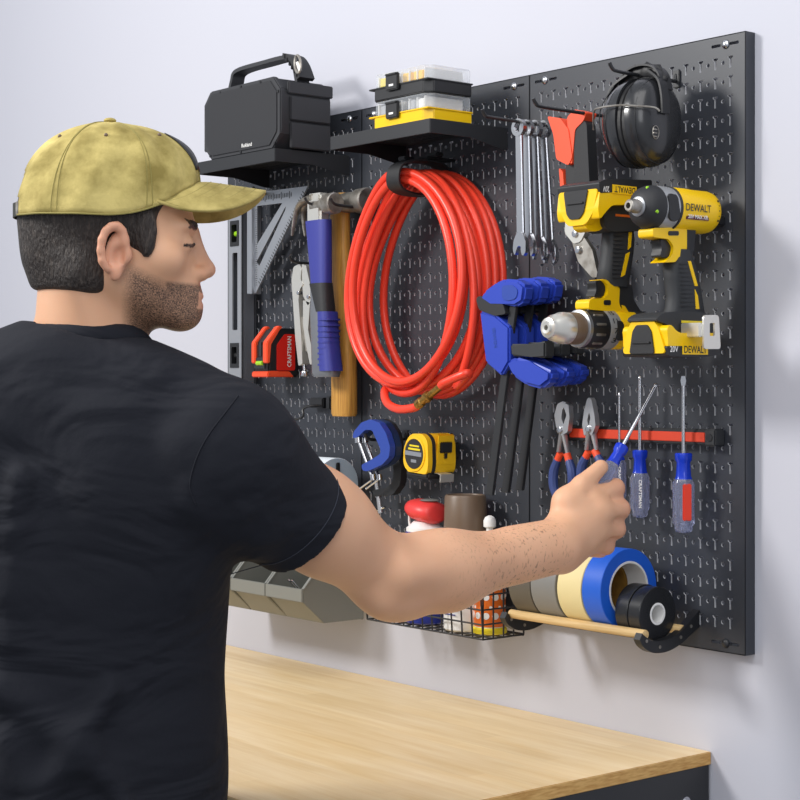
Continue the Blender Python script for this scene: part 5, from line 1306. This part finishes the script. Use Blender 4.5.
# T-shirt
sl = cp(305, 527, 1.89)
def shirt():
    q = [q_ell((-.03, .005, 1.25), (.19, .115, .21), .03), q_ell((-.026, .01, 1.08), (.180, .118, .26), .06), q_ell((-.028, .015, .93), (.180, .13, .2), .06)]
    q += [q_cone((-.21, .0, 1.36), (-.03, -.01, 1.395), .07, .072, .05), q_cone((-.03, -.01, 1.395), (.13, -.02, 1.355), .072, .062, .05)]
    q += [q_cone((.0, .0, 1.425), (.115, -.02, 1.385), .05, .045, .05), q_cone((-.02, .0, 1.425), (-.17, 0, 1.38), .05, .045, .05)]
    q += [q_ell((.07, -.055, 1.30), (.09, .05, .13), .06), q_ell((-.14, -.055, 1.30), (.08, .045, .13), .05)]
    q += [q_cone((.055, -.06, 1.32), (.16, -.03, 1.31), .05, .06, .06)]
    n = V3(sl) - V3(sh); n2 = n / np.linalg.norm(n) + V3((.0, -.05, .06))
    q += [q_ell(sh, (.064, .066, .070), .04), q_cone(sh, tuple(V3(sl) + n * .5), .068, .0615, .035, 'a', (sl, n2))]
    ls = (-.22, .0, 1.36); m = V3((-.27, .0, 1.09)) - V3(ls); e = V3(ls) + m * .6
    q += [q_cone(ls, tuple(V3(ls) + m * .8), .068, .064, .04, 'a', (tuple(e), m))]
    # folds: (a, b, radius) ridges on the back, side and sleeve
    def fold(a, b, r=.012, k=.03, op='a'): return q_cone(a, b, r, r * .5, k, op)
    y = -.098
    q += [fold(cp(250, 520, 1.80), cp(180, 450, 1.768), .011), fold(cp(258, 540, 1.83), cp(190, 500, 1.765), .010)]
    q += [fold(cp(245, 505, 1.775), cp(290, 470, 1.80), .007, .02), fold(cp(262, 535, 1.80), cp(305, 515, 1.84), .007, .02)]
    q += [fold(cp(20, 480, 1.765), cp(12, 640, 1.772), .008, .03), fold(cp(0, 690, 1.768), cp(75, 745, 1.762), .010, .03), fold(cp(75, 748, 1.762), (cp(112, 690, 1.768)), .008, .025), fold(cp(92, 760, 1.762), cp(135, 815, 1.765), .009, .025), fold(cp(10, 740, 1.768), cp(40, 800, 1.762), .009, .025), fold(cp(60, 772, 1.762), cp(30, 830, 1.762), .009, .025)]
    # neckline opening, hem
    q += [q_cone((.006, .008, 1.44), (-.005, .02, 1.66), .066, .075, .008, 's')]
    q += [(lambda p: .80 - p[:, 2], np.array((0, 0, 1.)), 9, .004, 'i')]
    s_ = q_mesh('t_shirt', q, .0036, 'shirt', MAN, relax=5)
    # ribbed collar band
    g = G(); pts = []
    for i in range(40):
        a = 2 * PI * i / 40; fr = .5 + .5 * math.cos(a - .9)
        pts.append(((.003 + .0675 * math.cos(a)) / I, (.012 + .0675 * math.sin(a)) / I, (1.466 - .028 * max(0, math.cos(a - 1.0))) / I))
    g.tube(pts, .27, 10, True, flat=2.); g.build('collar', 'shirt', s_, ang=80)
    # sewn seams follow the surface
    oc = Vector(cp(400, HY, 0.0)); oc.z = CAM.z
    def on(px, py):
        d = (Vector(cp(px, py, 2.0)) - oc).normalized(); ok, l_, n_, i_ = s_.ray_cast(oc, d)
        return (l_ + n_ * .0006) / I if ok else None
    def line(pts, name, rr, m='shirt'):
        P = [on(p.x, p.y) for p in smooth([(x, y, 0) for x, y in pts], 8)]; P = [tuple(p) for p in P if p is not None]
        if len(P) > 3: g = G(); g.tube(P, rr, 6); g.build(name, m, s_)
    line([(238, 396), (226, 412), (208, 436), (196, 460), (190, 486), (196, 505)], 'shoulder_seam', .035)
    ax_ = Vector(n2).normalized(); c_ = Vector(sl) - ax_ * .022; e1 = ax_.cross(Vector((0, 0, 1))).normalized(); e2 = ax_.cross(e1); P = []
    for i in range(48):
        d = e1 * math.cos(2 * PI * i / 48) + e2 * math.sin(2 * PI * i / 48); ok, l_, n_, i_ = s_.ray_cast(c_ + d * .2, -d)
        if ok and (l_ - c_).length < .1: P.append(tuple((l_ + n_ * .0004) / I))
    if len(P) > 20: g = G(); g.tube(P, .022, 6, True); g.build('hem_stitch', 'shirt_stitch', s_)
    return s_
shirt()
# trousers and shoes
def trousers():
    q = [q_ell((-.03, .02, .9), (.175, .12, .12), .03)]
    for sx in (-1, 1):
        hp = (-.03 + sx * .09, .02, .87); kn = (-.03 + sx * .10, .04, .48); an = (-.03 + sx * .11, .0, .07)
        q += [q_cone(hp, kn, .098, .075, .03), q_cone(kn, an, .074, .062, .02)]
    q += [(lambda p: .06 - p[:, 2], np.array((0, 0, 1.)), 9, .004, 'i')]
    q_mesh('trousers', q, .006, 'jeans', MAN)
    for sx in (-1, 1):
        x = -.03 + sx * .11
        q_mesh('shoe', [q_ell((x, .0, .055), (.045, .06, .055), .03), q_ell((x, .12, .035), (.048, .1, .036), .03), (lambda p: .0 - p[:, 2], np.array((0, 0, 0.)), 9, .004, 'i')], .006, 'shoe', MAN)
trousers()

# cap
def cap():
    hm = Matrix([list(Rh[i] * HS) + [HO[i]] for i in range(3)] + [[0, 0, 0, 1]])
    def put(name, verts, faces, m, parent, sm=True, solid=0):
        me = bpy.data.meshes.new(name); me.from_pydata([hm @ Vector(v) for v in verts], [], faces); me.materials.append(M[m])
        for p in me.polygons: p.use_smooth = sm
        me.update(); o = bpy.data.objects.new(name, me); COL.objects.link(o); o.parent = parent
        if solid:
            md = o.modifiers.new('thickness', 'SOLIDIFY'); md.thickness = solid; md.offset = 0
        return o
    NA, NE = 96, 26
    def edge_z(a):                                 # lower rim height by azimuth (0 = front)
        return .015 + .049 * max(0., math.cos(a)) ** 2.2
    def crown(a, e, off=0.):                       # e 0 rim .. 1 top
        zr = edge_z(a); top = .127
        ph = e * PI / 2; rx = .1045 if abs(a) > PI / 2 else .1035; ry = .0865
        zz = zr + (top - zr) * math.sin(ph) ** 1.0; rr = math.cos(ph) ** (.86 + .12 * max(0, -math.cos(a)))
        front = max(0, math.cos(a)) ** 2
        rr = rr + .01 * front * math.sin(2 * ph) ** 2
        pan = 1 - .012 * math.sin(e * PI) * (abs(math.cos(3 * a + PI / 2 * 0)) ** 3) * -1
        wob = .0016 * math.sin(7 * a + 5 * e) * math.sin(e * PI) + .0012 * math.sin(13 * a - 9 * e)
        k = rr * pan
        return ((-.004 + (rx + off) * k * math.cos(a) + wob * math.cos(a)), (ry + off) * k * math.sin(a) + wob * math.sin(a), zz + off * math.sin(ph))
    V = []; Fc = []
    open_a = math.radians(26)
    for j in range(NE + 1):
        for i in range(NA):
            a = -PI + 2 * PI * i / NA; V.append(crown(a, min(j / NE, .995)))
    for j in range(NE):
        for i in range(NA):
            a = -PI + 2 * PI * (i + .5) / NA; e = (j + .5) / NE
            if PI - abs(a) < open_a * math.sqrt(max(0, 1 - (e / .36) ** 2)) and e < .36: continue
            Fc.append((j * NA + i, j * NA + (i + 1) % NA, (j + 1) * NA + (i + 1) % NA, (j + 1) * NA + i))
    Fc.append(tuple(NE * NA + i for i in range(NA)))
    c = put('cap', V, Fc, 'cap', MAN, solid=.0022)
    c['label'] = 'faded mustard yellow baseball cap'
    # brim
    V = []; Fc = []; NS, NT_ = 40, 14
    for i in range(NS + 1):
        s_ = -1 + 2 * i / NS; y = .0725 * math.sin(s_ * PI / 2)
        ang = math.asin(min(1, abs(y) / .0865)); x0 = -.004 + .1035 * math.cos(ang) - .003
        x1 = x0 + .004 + .0765 * max(0, 1 - (abs(y) / .073) ** 3.6) ** .5
        zr = edge_z(ang)
        for j in range(NT_ + 1):
            t = j / NT_; x = x0 + (x1 - x0) * t
            zr_ = .0655 - .10 * max(0, x - .098); zs = .034 - .27 * (x - .055); yy = min(1, abs(y) / .07) ** 2
            z = zr_ + (zs - zr_) * yy; f_ = min(1, t * 4); z = z * f_ + (zr - .001) * (1 - f_)
            V.append((x, y, z))
    for i in range(NS):
        for j in range(NT_): Fc.append((i * (NT_ + 1) + j, (i + 1) * (NT_ + 1) + j, (i + 1) * (NT_ + 1) + j + 1, i * (NT_ + 1) + j + 1))
    b = put('brim', V, Fc, 'cap', c, solid=.0035)
    def line(fn, n, r, name, m, par):
        pts = [tuple((hm @ Vector(fn(k / n))) / I) for k in range(n + 1)]
        g = G(); g.tube(pts, r / I, 6); return g.build(name, m, par)
    for k in range(5):
        tt = .25 + .16 * k
        def fn(q, tt=tt):
            i = 2 + int(round(q * (NS - 4))); v0 = V[i * (NT_ + 1) + int(tt * NT_)]; return (v0[0], v0[1], v0[2] + .002)
        line(fn, 36, .0004, 'stitching', 'stitch', b)
    for a in (math.radians(0.01), math.radians(60), math.radians(-60), math.radians(120), math.radians(-120)):
        for da in (-.035, .035): line(lambda q, a=a, da=da: crown(a + da * (1 - q), q * .97, .0014), 24, .00055, 'seam', 'stitch', c)
    line(lambda q: crown(-PI + open_a + (2 * PI - 2 * open_a) * q, .0, .0016), 60, .0011, 'sweatband_edge', 'stitch', c)
    g = G(); t = hm @ Vector((-.004, 0, .131)); g.ell(tuple(t / I), (.28, .28, .13), 16, 8); g.build('button', 'cap', c)
    for a in (-30, -90, 30, 90, -150):
        p = hm @ Vector(crown(math.radians(a), .60, .0015)); g = G(); g.ell(tuple(p / I), (.09, .09, .09), 10, 6); g.build('eyelet', 'brown', c)
    # black patch on the front panel
    V = []; Fc = []
    for i in range(11):
        for j in range(11): V.append(crown(math.radians(-15 + 30 * i / 10), .15 + .48 * j / 10, .0022))
    for i in range(10):
        for j in range(10): Fc.append((i * 11 + j, (i + 1) * 11 + j, (i + 1) * 11 + j + 1, i * 11 + j + 1))
    put('front_patch', V, Fc, 'black_plastic', c, solid=.0012)
    # strap
    P = [tuple((hm @ Vector((-.004 - .1045 * math.cos(q), .0865 * math.sin(q), .022))) / I) for q in [math.radians(-30 + 60 * i / 14) for i in range(15)]]
    g = G(); g.strip(P, .3, .06, (0, 0, 1)); st = g.build('strap', 'cap_strap', c)
    p = hm @ Vector((-.100, -.035, .022)); g = G(); g.box(tuple(p / I), (.12, .35, .6), .03); g.build('buckle', 'dull_steel', st)
cap()

# held screwdriver
tip = base + Matrix.Rotation(-YAW, 3, 'Z') @ Vector(cp(657, 383, 2.215)) ; tip.z = cp(657, 383, 2.215)[2]
neck = base + Matrix.Rotation(-YAW, 3, 'Z') @ Vector(cp(622.5, 446, 2.178)); neck.z = cp(622.5, 446, 2.178)[2]
dirv = (tip - neck); Ls = dirv.length / I
rot = dirv.to_track_quat('Z', 'Y').to_euler()
screwdriver('clear handled screwdriver with blue collar held in the man\'s right hand', neck, rot, Ls, 1.15, 3.3, .44)
